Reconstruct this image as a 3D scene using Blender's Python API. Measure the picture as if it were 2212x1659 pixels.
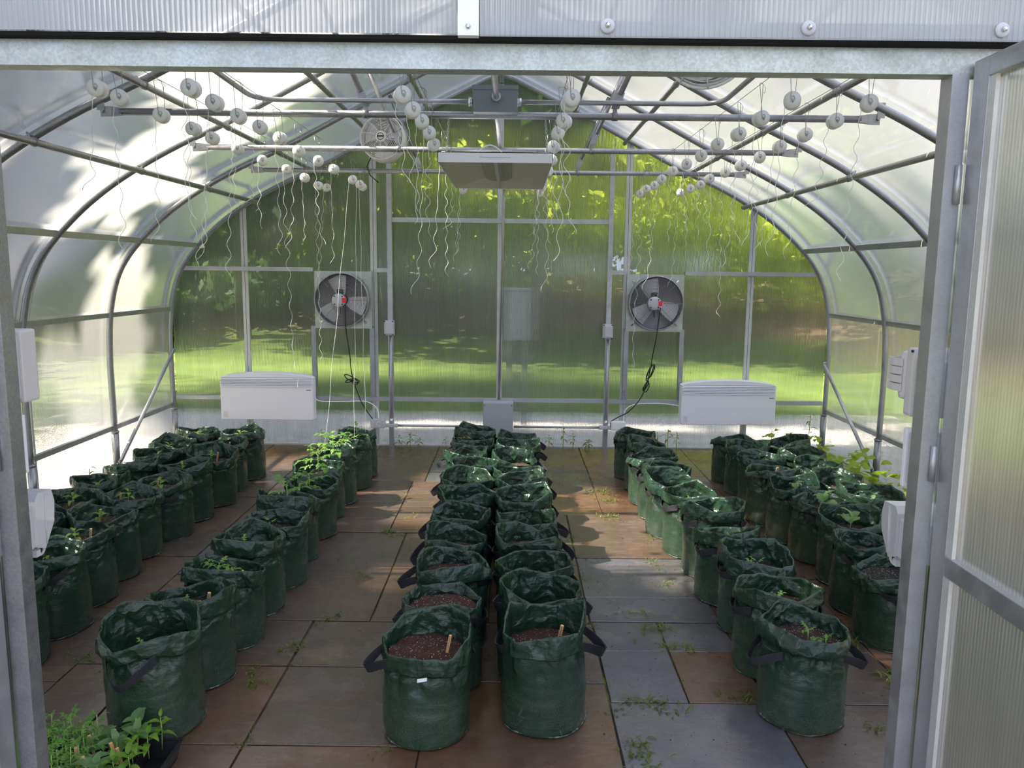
import bpy, bmesh, math, random
import numpy as np
from mathutils import Vector, Matrix, noise
random.seed(7)
SC = bpy.context.scene
COL = SC.collection
PI = math.pi
for o in list(bpy.data.objects): bpy.data.objects.remove(o)

# ------------------------------------------------------------------ camera
FPX = 1700.0; CAM_H = 1.6
PITCH = math.atan(243 / 1700); ROLL = math.radians(0.6)
fw = Vector((0, math.cos(PITCH), -math.sin(PITCH)))
up0 = Vector((0, math.sin(PITCH), math.cos(PITCH)))
rt = Vector((1, 0, 0)) * math.cos(ROLL) + up0 * math.sin(ROLL)
upv = -Vector((1, 0, 0)) * math.sin(ROLL) + up0 * math.cos(ROLL)
cd = bpy.data.cameras.new('camera'); cam = bpy.data.objects.new('camera', cd); COL.objects.link(cam)
cam.matrix_world = Matrix(((rt.x, upv.x, -fw.x, 0), (rt.y, upv.y, -fw.y, 0), (rt.z, upv.z, -fw.z, CAM_H), (0, 0, 0, 1)))
cd.sensor_width = 36; cd.lens = FPX / 2212 * 36; cd.clip_start = 0.05; cd.clip_end = 300
SC.camera = cam

# ------------------------------------------------------------------ world, sun, exposure
SUN_DIR = Vector((-.66, -.06, .745)).normalized()        # towards the sun
w = bpy.data.worlds.new('sky'); SC.world = w; w.use_nodes = True
nt = w.node_tree; nt.nodes.clear()
wo = nt.nodes.new('ShaderNodeOutputWorld'); bg = nt.nodes.new('ShaderNodeBackground')
tc = nt.nodes.new('ShaderNodeTexCoord'); nz = nt.nodes.new('ShaderNodeTexNoise'); cr = nt.nodes.new('ShaderNodeValToRGB')
nz.inputs['Scale'].default_value = 2.2; nz.inputs['Detail'].default_value = 5
cr.color_ramp.elements[0].position = .35; cr.color_ramp.elements[0].color = (.48, .60, 1.0, 1)
cr.color_ramp.elements[1].position = .62; cr.color_ramp.elements[1].color = (.89, .91, 1.0, 1)
nt.links.new(tc.outputs['Generated'], nz.inputs['Vector']); nt.links.new(nz.outputs['Fac'], cr.inputs['Fac'])
nt.links.new(cr.outputs['Color'], bg.inputs['Color']); nt.links.new(bg.outputs[0], wo.inputs[0])
bg.inputs['Strength'].default_value = 2.3
sd = bpy.data.lights.new('sun', 'SUN'); sun = bpy.data.objects.new('sun', sd); COL.objects.link(sun)
sd.energy = 35.0; sd.angle = math.radians(.8); sd.color = (1, .89, .72)
sun.rotation_euler = SUN_DIR.to_track_quat('Z', 'Y').to_euler()
VS = SC.view_settings
VS.view_transform = 'Standard'; VS.look = 'None'; VS.gamma = 1; VS.use_curve_mapping = False
VS.exposure = 0.0
cy = SC.cycles
cy.max_bounces = 10; cy.transparent_max_bounces = 20; cy.diffuse_bounces = 4; cy.glossy_bounces = 4
cy.transmission_bounces = 6; cy.sample_clamp_indirect = 4; cy.use_denoising = True; cy.blur_glossy = 1.0

# ------------------------------------------------------------------ helpers
def tag(o, label=None, cat=None, group=None, kind=None):
    if label: o['label'] = label
    if cat: o['category'] = cat
    if group: o['group'] = group
    if kind: o['kind'] = kind
    return o

def empty(name, loc=(0, 0, 0), rz=0.0, **k):
    o = bpy.data.objects.new(name, None); COL.objects.link(o)
    o.empty_display_size = .05; o.location = loc; o.rotation_euler = (0, 0, rz)
    return tag(o, **k)

def link(name, me, parent=None, loc=None, rot=None, scale=None):
    o = bpy.data.objects.new(name, me); COL.objects.link(o)
    if parent: o.parent = parent
    if loc is not None: o.location = loc
    if rot is not None: o.rotation_euler = rot
    if scale is not None: o.scale = scale if hasattr(scale, '__len__') else (scale,) * 3
    return o

class MB:
    def __init__(s): s.v = []; s.f = []; s.sm = []; s.mi = []
    def add(s, vs, fs, smooth=False, mi=0):
        n = len(s.v); s.v += [tuple(v) for v in vs]
        for f in fs: s.f.append([i + n for i in f]); s.sm.append(smooth); s.mi.append(mi)
        return s
    def box(s, a, b, mi=0, ch=0.0):
        x0, y0, z0 = [min(p, q) for p, q in zip(a, b)]; x1, y1, z1 = [max(p, q) for p, q in zip(a, b)]
        if ch <= 0:
            vs = [(x0,y0,z0),(x1,y0,z0),(x1,y1,z0),(x0,y1,z0),(x0,y0,z1),(x1,y0,z1),(x1,y1,z1),(x0,y1,z1)]
            return s.add(vs, [(0,3,2,1),(4,5,6,7),(0,1,5,4),(1,2,6,5),(2,3,7,6),(3,0,4,7)], mi=mi)
        bm = bmesh.new(); r = bmesh.ops.create_cube(bm, size=1)
        for v in bm.verts: v.co = Vector(((x0+x1)/2+v.co.x*(x1-x0), (y0+y1)/2+v.co.y*(y1-y0), (z0+z1)/2+v.co.z*(z1-z0)))
        bmesh.ops.bevel(bm, geom=bm.edges[:], offset=ch, segments=2, affect='EDGES', profile=.6)
        bm.verts.index_update()
        s.add([v.co[:] for v in bm.verts], [[v.index for v in f.verts] for f in bm.faces], mi=mi); bm.free(); return s
    def tube(s, pts, r, n=8, cap=True, mi=0, radii=None, closed=False, smooth=True):
        pts = [Vector(p) for p in pts]; m = len(pts); vs = []; fs = []
        t = None; u = None
        for i, p in enumerate(pts):
            if closed: d = pts[(i+1) % m] - pts[i-1]
            else: d = pts[min(i+1, m-1)] - pts[max(i-1, 0)]
            d = d.normalized() if d.length > 1e-9 else Vector((0, 0, 1))
            if u is None:
                a = Vector((0, 0, 1)) if abs(d.z) < .9 else Vector((1, 0, 0))
                u = (a - d * a.dot(d)).normalized()
            else:
                u = (u - d * u.dot(d)).normalized()
            v = d.cross(u); rr = radii[i] if radii else r
            for k in range(n):
                an = 2 * PI * k / n; vs.append(p + (u * math.cos(an) + v * math.sin(an)) * rr)
        for i in range(m if closed else m - 1):
            j = (i + 1) % m
            for k in range(n):
                l = (k + 1) % n; fs.append((i*n+k, i*n+l, j*n+l, j*n+k))
        s.add(vs, fs, smooth, mi)
        if cap and not closed:
            n0 = len(s.v) - m * n
            s.f.append([n0 + k for k in range(n)][::-1]); s.sm.append(False); s.mi.append(mi)
            s.f.append([n0 + (m-1)*n + k for k in range(n)]); s.sm.append(False); s.mi.append(mi)
        return s
    def sect(s, pts, wv, hv, mi=0):
        """rectangular bar swept along pts; wv, hv: half extent vectors (callable or constant)"""
        vs = []; m = len(pts)
        for i, p in enumerate(pts):
            a = Vector(wv(i) if callable(wv) else wv); b = Vector(hv(i) if callable(hv) else hv); p = Vector(p)
            vs += [p - a - b, p + a - b, p + a + b, p - a + b]
        fs = []
        for i in range(m - 1):
            for k in range(4):
                l = (k + 1) % 4; fs.append((i*4+k, i*4+l, (i+1)*4+l, (i+1)*4+k))
        fs += [(3, 2, 1, 0), ((m-1)*4, (m-1)*4+1, (m-1)*4+2, (m-1)*4+3)]
        return s.add(vs, fs, mi=mi)
    def lathe(s, prof, n=24, M=None, mi=0, smooth=True):
        """prof: (r, z) list around Z, M: matrix"""
        M = M or Matrix(); vs = []; fs = []
        for r, z in prof:
            for k in range(n):
                a = 2 * PI * k / n; vs.append(M @ Vector((r * math.cos(a), r * math.sin(a), z)))
        for i in range(len(prof) - 1):
            for k in range(n):
                l = (k + 1) % n; fs.append((i*n+k, i*n+l, (i+1)*n+l, (i+1)*n+k))
        if prof[0][0] > 1e-5: fs.append([k for k in range(n)][::-1])
        if prof[-1][0] > 1e-5: fs.append([(len(prof)-1)*n+k for k in range(n)])
        return s.add(vs, fs, smooth, mi)
    def mesh(s, name, mats):
        me = bpy.data.meshes.new(name); me.from_pydata(s.v, [], s.f)
        for m in (mats if isinstance(mats, (list, tuple)) else [mats]): me.materials.append(m)
        me.polygons.foreach_set('use_smooth', s.sm); me.polygons.foreach_set('material_index', s.mi); me.update()
        return me
    def build(s, name, mats, parent=None, **k):
        o = link(name, s.mesh(name, mats), parent); return tag(o, **k)

YROT = Matrix.Rotation(PI / 2, 4, 'X')      # lathe axis Z -> -Y (towards the door)
def facing_door(x, y, z): return Matrix.Translation((x, y, z)) @ YROT

# ------------------------------------------------------------------ materials
def mat(name, col=(.5, .5, .5), rough=.5, metal=0.0, spec=.5, trans=0, ior=1.45, coat=0):
    m = bpy.data.materials.new(name); m.use_nodes = True
    b = m.node_tree.nodes['Principled BSDF']
    b.inputs['Base Color'].default_value = (*col, 1); b.inputs['Roughness'].default_value = rough
    b.inputs['Metallic'].default_value = metal; b.inputs['Specular IOR Level'].default_value = spec
    b.inputs['Transmission Weight'].default_value = trans; b.inputs['IOR'].default_value = ior
    b.inputs['Coat Weight'].default_value = coat
    return m
class N:
    """tiny node graph helper"""
    def __init__(s, m): s.m = m; s.t = m.node_tree; s.b = s.t.nodes.get('Principled BSDF')
    def n(s, typ, **k):
        x = s.t.nodes.new(typ)
        for a, b in k.items():
            if a in ('op',): x.operation = b
            elif hasattr(x, a) and not isinstance(b, tuple): setattr(x, a, b)
            else: x.inputs[a.replace('_', ' ')].default_value = b
        return x
    def l(s, a, b): s.t.links.new(a, b); return s
    def tc(s, kind='Object'): return s.n('ShaderNodeTexCoord').outputs[kind]
    def pos(s): return s.n('ShaderNodeNewGeometry').outputs['Position']
    def scale(s, v, sc):
        x = s.n('ShaderNodeVectorMath', op='MULTIPLY'); s.l(v, x.inputs[0]); x.inputs[1].default_value = sc; return x.outputs[0]
    def noise(s, v, sc, det=3, rough=.5, dist=0):
        x = s.n('ShaderNodeTexNoise'); s.l(v, x.inputs['Vector']); x.inputs['Scale'].default_value = sc
        x.inputs['Detail'].default_value = det; x.inputs['Roughness'].default_value = rough; x.inputs['Distortion'].default_value = dist
        return x.outputs['Fac']
    def voro(s, v, sc, feat='F1', out='Distance'):
        x = s.n('ShaderNodeTexVoronoi'); x.feature = feat; s.l(v, x.inputs['Vector']); x.inputs['Scale'].default_value = sc
        return x.outputs[out]
    def ramp(s, f, stops):
        x = s.n('ShaderNodeValToRGB'); s.l(f, x.inputs[0]); e = x.color_ramp.elements
        while len(e) > 1: e.remove(e[-1])
        e[0].position = stops[0][0]; c = stops[0][1]; e[0].color = (*c, 1) if hasattr(c, '__len__') else (c, c, c, 1)
        for p, c in stops[1:]:
            q = e.new(p); q.color = (*c, 1) if hasattr(c, '__len__') else (c, c, c, 1)
        return x.outputs[0]
    def mix(s, f, a, b, typ='MIX'):
        x = s.n('ShaderNodeMix', data_type='RGBA', blend_type=typ)
        for v, i in ((f, 0), (a, 6), (b, 7)):
            if isinstance(v, (int, float)): x.inputs[i].default_value = v if i == 0 else (v, v, v, 1)
            elif isinstance(v, tuple): x.inputs[i].default_value = (*v, 1)
            else: s.l(v, x.inputs[i])
        return x.outputs[2]
    def math(s, op, a, b=0.0, c=0.0, clamp=False):
        x = s.n('ShaderNodeMath', op=op); x.use_clamp = clamp
        for i, v in enumerate((a, b, c)):
            if isinstance(v, (int, float)): x.inputs[i].default_value = v
            else: s.l(v, x.inputs[i])
        return x.outputs[0]
    def bump(s, h, strength=.3, dist=.01, nrm=None):
        x = s.n('ShaderNodeBump'); s.l(h, x.inputs['Height']); x.inputs['Strength'].default_value = strength
        x.inputs['Distance'].default_value = dist
        if nrm: s.l(nrm, x.inputs['Normal'])
        return x.outputs[0]
    def sep(s, v):
        x = s.n('ShaderNodeSeparateXYZ'); s.l(v, x.inputs[0]); return x.outputs
    def set(s, name, v): s.l(v, s.b.inputs[name]); return s

def galv(name, col=(.46, .47, .48), rough=.42, spots=.25, metal=.75):
    m = mat(name, col, rough, metal); g = N(m); p = g.pos()
    v = g.voro(p, 210, out='Color'); f = g.n('ShaderNodeSeparateColor'); g.l(v, f.inputs[0])
    c = g.mix(f.outputs[0], tuple(x * (1 - spots) for x in col), tuple(min(1, x * (1 + spots * .7)) for x in col))
    n2 = g.noise(p, 6, 4); c = g.mix(g.ramp(n2, [(.35, 0.0), (.7, .35)]), c, tuple(x * .6 for x in col))
    g.set('Base Color', c); g.set('Roughness', g.ramp(g.noise(p, 25, 3), [(.3, rough - .1), (.7, rough + .13)]))
    return m
M_TUBE = galv('galvanised_tube', (.36, .365, .38), .36, .12)
M_ALU = galv('aluminium', (.45, .455, .47), .40, .06)
M_PLATE = galv('spangled_zinc_sheet', (.47, .50, .46), .42, .16, .55)
M_PALE = galv('pale_aluminium', (.58, .59, .57), .5, .05, .4)
M_DARK = mat('shadow_gap_black', (.012, .012, .012), .8, spec=.2)
M_BOXW = mat('off_white_box_plastic', (.58, .56, .54), .5)
M_BLACK = mat('black_plastic', (.012, .012, .014), .35)
M_WHITE = mat('white_enamel', (.80, .80, .83), .35)
M_WHITE2 = mat('white_plastic', (.80, .80, .76), .45)
M_GREYBOX = mat('grey_painted_steel', (.17, .19, .20), .45)
M_PANEL = mat('light_grey_painted_steel', (.34, .35, .36), .45)
M_GREYPL = mat('grey_plastic', (.50, .50, .53), .5)
M_RED = mat('red_sticker', (.8, .03, .06), .5)
M_LOGO = mat('dark_print', (.05, .06, .06), .5)
M_PRINT = mat('faint_grey_print', (.55, .55, .58), .5)
M_WIRE = mat('steel_wire', (.30, .30, .31), .4, .8)
M_BOLT = mat('bolt_steel', (.6, .6, .6), .3, .9)
M_TWINE = mat('white_twine', (.86, .86, .78), .6)
M_STAKE = mat('wooden_plant_label', (.62, .36, .17), .7)
M_HOODIN = mat('hood_reflector', (.52, .47, .42), .35, .25)
M_CLEAR = mat('frosted_clear_cover', (.80, .80, .83), .35, trans=.55, ior=1.2)

def poly(name, axis, period=.0105, tr=.34, rf=.36, tl=.17, gl=.05, wet=False, tint=(.93, .96, .94), streak=(1, 1, 1), amp=1.1, graze=None, refl=.75, webmin=.62):
    m = bpy.data.materials.new(name); m.use_nodes = True; g = N(m); t = g.t; t.nodes.clear()
    out = g.n('ShaderNodeOutputMaterial'); geo = g.n('ShaderNodeNewGeometry'); P = geo.outputs['Position']
    d = g.n('ShaderNodeVectorMath', op='DOT_PRODUCT'); g.l(P, d.inputs[0]); d.inputs[1].default_value = axis
    c = d.outputs['Value']
    sn = g.math('SINE', g.math('MULTIPLY', c, 2 * PI / period))
    sc = g.n('ShaderNodeVectorMath', op='SCALE'); sc.inputs[0].default_value = axis; g.l(g.math('MULTIPLY', sn, amp), sc.inputs['Scale'])
    ad = g.n('ShaderNodeVectorMath', op='ADD'); g.l(geo.outputs['Normal'], ad.inputs[0]); g.l(sc.outputs[0], ad.inputs[1])
    nm = g.n('ShaderNodeVectorMath', op='NORMALIZE'); g.l(ad.outputs[0], nm.inputs[0])
    ior = g.math('MULTIPLY_ADD', geo.outputs['Backfacing'], 1 / 1.15 - 1.15, 1.15)
    R = g.n('ShaderNodeBsdfRefraction'); R.inputs['Roughness'].default_value = .30; g.l(ior, R.inputs['IOR']); g.l(nm.outputs[0], R.inputs['Normal'])
    web = g.ramp(g.math('PINGPONG', g.math('DIVIDE', c, period), .5), [(0, webmin), (.10, webmin + .04), (.2, 1.0)])
    dirt = g.ramp(g.noise(g.scale(P, streak), 3.0, 5, .6), [(.35, .88), (.65, 1.0)])
    col = g.mix(1.0, g.mix(1.0, web, dirt, 'MULTIPLY'), tint, 'MULTIPLY')
    g.l(col, R.inputs['Color'])
    T = g.n('ShaderNodeBsdfTransparent'); g.l(col, T.inputs['Color'])
    D = g.n('ShaderNodeBsdfTranslucent'); D.inputs['Color'].default_value = (.92, .94, .95, 1)
    G = g.n('ShaderNodeBsdfGlossy'); G.inputs['Roughness'].default_value = .18; G.inputs['Color'].default_value = (.9, .9, .92, 1)
    F = g.n('ShaderNodeBsdfDiffuse'); F.inputs['Color'].default_value = (.85, .87, .88, 1)
    if wet:
        vd = g.voro(P, 120); dots = g.ramp(vd, [(.12, 1.0), (.2, 0.0)])
        bm = g.n('ShaderNodeBump'); g.l(dots, bm.inputs['Height']); bm.inputs['Strength'].default_value = .5; bm.inputs['Distance'].default_value = .004
        g.l(bm.outputs[0], G.inputs['Normal'])
    def mx(f, a, b):
        x = g.n('ShaderNodeMixShader')
        if isinstance(f, float): x.inputs[0].default_value = f
        else: g.l(f, x.inputs[0])
        g.l(a, x.inputs[1]); g.l(b, x.inputs[2]); return x.outputs[0]
    s = mx(rf / (tr + rf), T.outputs[0], R.outputs[0])
    df = max(1 - tr - rf - gl - tl, .02)
    q = mx(df / (df + tl), D.outputs[0], F.outputs[0])
    fk = (df + tl) / (df + tl + tr + rf)
    if graze:                                          # webs block oblique rays: clear square on, milky when seen along the sheet
        lw = g.n('ShaderNodeLayerWeight'); lw.inputs['Blend'].default_value = .5
        fk = g.ramp(lw.outputs['Facing'], [(.15, graze[0]), (.80, graze[1])])
    q = mx(fk, s, q)
    fr = g.n('ShaderNodeFresnel'); fr.inputs['IOR'].default_value = 1.45
    q = mx(g.math('MULTIPLY_ADD', fr.outputs[0], refl, gl * .4, clamp=True), q, G.outputs[0])
    g.l(q, out.inputs['Surface'])
    return m
M_POLY_END = poly('twin_wall_polycarbonate_gable', (1, 0, 0), streak=(6, 1, .5), tr=.27, rf=.65, tl=.035, gl=.03)
M_POLY_SIDE = poly('twin_wall_polycarbonate_side', (0, 1, 0), wet=True, tl=.10, rf=.42, tr=.36, streak=(1, 6, 1), graze=(.09, .24), refl=.35)
M_POLY_ROOF = poly('twin_wall_polycarbonate_roof', (0, 1, 0), tl=.25, rf=.18, tr=.42, graze=(.16, .88), streak=(1, 5, 1), tint=(.92, .94, 1.0))
M_POLY_DOOR = poly('twin_wall_polycarbonate_door', (0, 1, 0), period=.0105, tr=.24, rf=.66, tl=.06, gl=.02, refl=.22, webmin=.78, tint=(.94, .91, .82), streak=(1, 5, 1))
M_POLY_FRONT = poly('twin_wall_polycarbonate_front', (1, 0, 0), tr=.14, rf=.30, tl=.32, streak=(6, 1, 1), tint=(.95, .96, 1.0))

def bag_material():
    m = mat('woven_green_tarpaulin', (.02, .08, .045), .33, spec=.55); g = N(m); o = g.tc('Object')
    oi = g.n('ShaderNodeObjectInfo')
    off = g.n('ShaderNodeVectorMath', op='ADD'); g.l(o, off.inputs[0])
    sc = g.n('ShaderNodeVectorMath', op='SCALE'); sc.inputs[0].default_value = (7, 3, 5); g.l(oi.outputs['Random'], sc.inputs['Scale']); g.l(sc.outputs[0], off.inputs[1])
    p = off.outputs[0]
    base = g.mix(g.noise(p, 5, 4), (.008, .025, .013), (.020, .048, .026))
    base = g.mix(g.math('MULTIPLY', oi.outputs['Random'], .35), base, (.010, .034, .026))
    z = g.sep(o)[2]
    low = g.math('SUBTRACT', 1.0, g.math('DIVIDE', z, .26), clamp=True)
    spk = g.ramp(g.noise(p, 330, 5, .8), [(.44, 0.0), (.72, 1.0)])
    dust = g.math('MULTIPLY', g.math('MULTIPLY', spk, g.ramp(g.noise(p, 9, 4, .6), [(.38, .15), (.7, 1.0)])), g.math('MULTIPLY_ADD', low, 1.0, .25))
    base = g.mix(dust, base, (.13, .145, .10))
    scr = g.ramp(g.voro(g.scale(p, (1, 1, 5.0)), 9, 'DISTANCE_TO_EDGE'), [(0, .35), (.012, 0.0)])
    base = g.mix(g.math('MULTIPLY', scr, low), base, (.2, .24, .18))
    g.set('Base Color', base)
    g.set('Roughness', g.math('MULTIPLY_ADD', dust, .35, g.ramp(g.noise(p, 14, 3), [(.3, .12), (.75, .30)])))
    wr = g.noise(g.scale(p, (1, 1, 2.2)), 26, 4, .6, .4)
    wp = g.n('ShaderNodeVectorMath', op='MULTIPLY_ADD'); nzc = g.n('ShaderNodeTexNoise'); g.l(p, nzc.inputs['Vector']); nzc.inputs['Scale'].default_value = 9
    g.l(nzc.outputs['Color'], wp.inputs[0]); wp.inputs[1].default_value = (.12, .12, .12); g.l(p, wp.inputs[2])
    cre = g.ramp(g.voro(wp.outputs[0], 13, 'F1'), [(0, 0.0), (.9, 1.0)])
    topm = g.ramp(z, [(.17, .10), (.27, 1.0)])
    cre2 = g.voro(wp.outputs[0], 31, 'F1')
    h = g.math('MULTIPLY', g.math('ADD', g.math('MULTIPLY_ADD', cre2, .35, g.math('MULTIPLY', cre, 1.3)), g.math('MULTIPLY', wr, .25)), topm)
    fineh = g.noise(g.scale(p, (1, 1, 3.5)), 55, 4, .65)
    h = g.math('MULTIPLY_ADD', fineh, .07, h)
    b1 = g.bump(h, .9, .016)
    x, y, _ = g.sep(o)[:3]
    weave = g.noise(g.scale(p, (1, 1, 1)), 420, 1)
    g.set('Normal', g.bump(weave, .15, .0008, b1))
    return m
M_BAG = bag_material()
def seam_mat():
    m = mat('frayed_pale_seam', (.30, .33, .27), .8); g = N(m)
    g.set('Base Color', g.ramp(g.noise(g.tc('Object'), 60, 4), [(.48, (.02, .045, .03)), (.66, (.20, .22, .18))])); return m
M_SEAM = seam_mat()
def strap_mat():
    m = mat('black_webbing', (.012, .013, .018), .55); g = N(m)
    wv = g.n('ShaderNodeTexWave'); wv.inputs['Scale'].default_value = 140; wv.bands_direction = 'DIAGONAL'
    g.l(g.tc('Object'), wv.inputs['Vector']); g.set('Normal', g.bump(wv.outputs['Fac'], .6, .002)); return m
M_STRAP = strap_mat()
def soil_mat(name, ca, cb, wet):
    m = mat(name, ca, .7); g = N(m); p = g.pos()
    c = g.mix(g.noise(p, 160, 4, .7), ca, cb)
    v = g.n('ShaderNodeTexVoronoi'); g.l(p, v.inputs['Vector']); v.inputs['Scale'].default_value = 190
    rs = g.n('ShaderNodeSeparateColor'); g.l(v.outputs['Color'], rs.inputs[0])
    thr = g.math('GREATER_THAN', rs.outputs[0], .66)
    dot = g.math('MULTIPLY', thr, g.math('LESS_THAN', v.outputs['Distance'], g.math('MULTIPLY_ADD', rs.outputs[1], .34, .10)))
    g.set('Base Color', g.mix(dot, c, (.78, .72, .66)))
    g.set('Roughness', g.ramp(g.noise(p, 60, 3), [(.35, .25 if wet else .55), (.65, .85)]))
    g.set('Normal', g.bump(g.math('MULTIPLY_ADD', dot, .25, g.noise(p, 95, 5, .8)), 1.0, .03)); return m
M_SOIL = soil_mat('coir_and_perlite', (.030, .008, .004), (.15, .046, .020), False)
M_SOILW = soil_mat('wet_potting_soil', (.018, .007, .005), (.085, .03, .018), True)
M_SOILD = soil_mat('dark_compost', (.012, .008, .006), (.04, .025, .018), True)

def leaf_mat(name, a, b, tl=.45, rough=.45):
    m = mat(name, a, rough); g = N(m); oi = g.n('ShaderNodeObjectInfo')
    c = g.mix(oi.outputs['Random'], a, b); c = g.mix(g.noise(g.pos(), 40, 2), c, tuple(x * .75 for x in a))
    g.set('Base Color', c)
    T = g.n('ShaderNodeBsdfTranslucent'); g.l(g.mix(.5, c, tuple(min(1, x * 1.8) for x in b)), T.inputs['Color'])
    mx = g.n('ShaderNodeMixShader'); mx.inputs[0].default_value = tl; g.l(g.b.outputs[0], mx.inputs[1]); g.l(T.outputs[0], mx.inputs[2])
    g.l(mx.outputs[0], g.t.nodes['Material Output'].inputs['Surface']); return m
M_LEAF_PEP = leaf_mat('pepper_leaf', (.14, .30, .03), (.28, .46, .05))
M_LEAF_TOM = leaf_mat('tomato_leaf', (.12, .30, .05), (.30, .50, .08))
M_LEAF_EGG = leaf_mat('aubergine_leaf', (.17, .30, .11), (.24, .38, .12))
M_LEAF_VINE = leaf_mat('vine_leaf', (.28, .46, .03), (.50, .62, .04))
M_LEAF_WEED = leaf_mat('weed_leaf', (.09, .15, .025), (.26, .30, .05))
M_STEM = mat('green_stem', (.24, .36, .10), .5)

# ------------------------------------------------------------------ greenhouse profile
CX = -.115; YB = 7.08; YF = 1.70
HALF = [(2.955, 0), (2.962, .45), (2.965, .85), (2.935, 1.27), (2.83, 1.60), (2.61, 1.87), (2.33, 2.10), (1.97, 2.31), (1.48, 2.54), (.67, 2.965), (.12, 3.235), (0, 3.27)]
def half_curve(n=6):
    P = [Vector((a, b)) for a, b in HALF]; out = []
    for i in range(len(P) - 1):
        p0 = P[max(i-1, 0)]; p1 = P[i]; p2 = P[i+1]; p3 = P[min(i+2, len(P)-1)]
        k = n if 1 < i < 8 else 1 if i != 9 else 1
        for j in range(k):
            t = j / k
            out.append(.5 * ((2*p1) + (-p0+p2)*t + (2*p0-5*p1+4*p2-p3)*t*t + (-p0+3*p1-3*p2+p3)*t**3))
    out.append(P[-1]); return out
HC = half_curve()
ARCH = [(CX - p.x, p.y) for p in HC] + [(CX + p.x, p.y) for p in HC[::-1][1:]]
def prof_normal(i, A):
    a = Vector(A[max(i-1, 0)]); b = Vector(A[min(i+1, len(A)-1)]); d = (b - a).normalized(); return Vector((-d.y, d.x))   # outward (left->ridge->right: up)
def arch_off(off, A=ARCH):
    return [(A[i][0] + prof_normal(i, A).x * off, A[i][1] + prof_normal(i, A).y * off) for i in range(len(A))]
def top_z(x, off=0.0):
    A = arch_off(off)
    for i in range(len(A) - 1):
        (x0, z0), (x1, z1) = A[i], A[i+1]
        if x0 <= x <= x1 and x1 > x0: return z0 + (z1 - z0) * (x - x0) / (x1 - x0)
    return 0.0
def x_at(z, side, off=0.0):
    """wall x at height z; side -1 / +1"""
    A = arch_off(off); A = A[:len(A)//2+1] if side < 0 else A[len(A)//2:][::-1]
    for i in range(len(A) - 1):
        (x0, z0), (x1, z1) = A[i], A[i+1]
        if z0 <= z <= z1: return x0 + (x1 - x0) * (z - z0) / max(z1 - z0, 1e-6)
    return A[0][0]

# ------------------------------------------------------------------ ground outside
def terrain_h(x, y):
    def ss(a, b, v): t = min(max((v - a) / (b - a), 0), 1); return t * t * (3 - 2 * t)
    return -.05 + 1.5 * ss(15.5, 23, y) + 1.3 * ss(8, 15, -x) + 1.5 * ss(6, 13, x) + .06 * noise.noise(Vector((x * .3, y * .3, 0)))
def terrain():
    mb = MB(); xs = list(np.linspace(-40, 40, 81)); ys = list(np.linspace(-25, 45, 71))
    vs = [(x, y, terrain_h(x, y)) for y in ys for x in xs]; nx = len(xs)
    fs = [(j*nx+i, j*nx+i+1, (j+1)*nx+i+1, (j+1)*nx+i) for j in range(len(ys)-1) for i in range(nx-1)]
    mb.add(vs, fs, True)
    m = mat('lawn_and_leaf_litter', (.1, .2, .03), .9); g = N(m); p = g.pos()
    x, y, z = g.sep(p)[:3]
    grass = g.ramp(g.noise(p, 1.3, 4), [(.3, (.03, .06, .007)), (.5, (.060, .10, .012)), (.68, (.12, .155, .018))])
    litter = g.ramp(g.noise(p, 2.2, 5, .6), [(.3, (.05, .033, .02)), (.55, (.135, .088, .056)), (.75, (.24, .16, .10))])
    f = g.ramp(g.math('ADD', z, g.math('MULTIPLY', g.noise(p, .8, 4), .5)), [(.42, 0.0), (.62, 1.0)])
    near = g.ramp(g.math('ADD', x, g.math('MULTIPLY', g.noise(p, .5, 3), 1.5)), [(0, 0), (.001, 0)]) if False else g.math('MULTIPLY', g.math('GREATER_THAN', x, 3.6), g.math('MULTIPLY', g.math('LESS_THAN', x, 6.4), g.math('LESS_THAN', y, 8.5)))
    f = g.math('MAXIMUM', f, near)
    g.set('Base Color', g.mix(f, grass, litter)); g.set('Normal', g.bump(g.noise(p, 30, 3), .5, .05))
    return mb.build('lawn', m, kind='structure')
terrain()
def gravel_mat():
    m = mat('pale_gravel', (.6, .56, .5), .85); g = N(m); p = g.pos()
    v = g.n('ShaderNodeTexVoronoi'); g.l(p, v.inputs['Vector']); v.inputs['Scale'].default_value = 38
    s = g.n('ShaderNodeSeparateColor'); g.l(v.outputs['Color'], s.inputs[0])
    g.set('Base Color', g.ramp(s.outputs[0], [(.1, (.22, .20, .19)), (.5, (.43, .40, .38)), (.9, (.62, .59, .57))]))
    g.set('Normal', g.bump(v.outputs['Distance'], .8, .03)); return m
M_GRAVEL = gravel_mat()
mb = MB()
for a, b in (((-5.0, -3.5), (-3.14, 9.0)), ((2.90, 1.0), (4.4, 9.0)), ((-3.14, 7.15), (2.90, 9.0)), ((-3.14, -3.5), (4.4, .9))):
    mb.box((a[0], a[1], -.09), (b[0], b[1], -.012))
mb.build('gravel_strip', M_GRAVEL, kind='structure')

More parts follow.
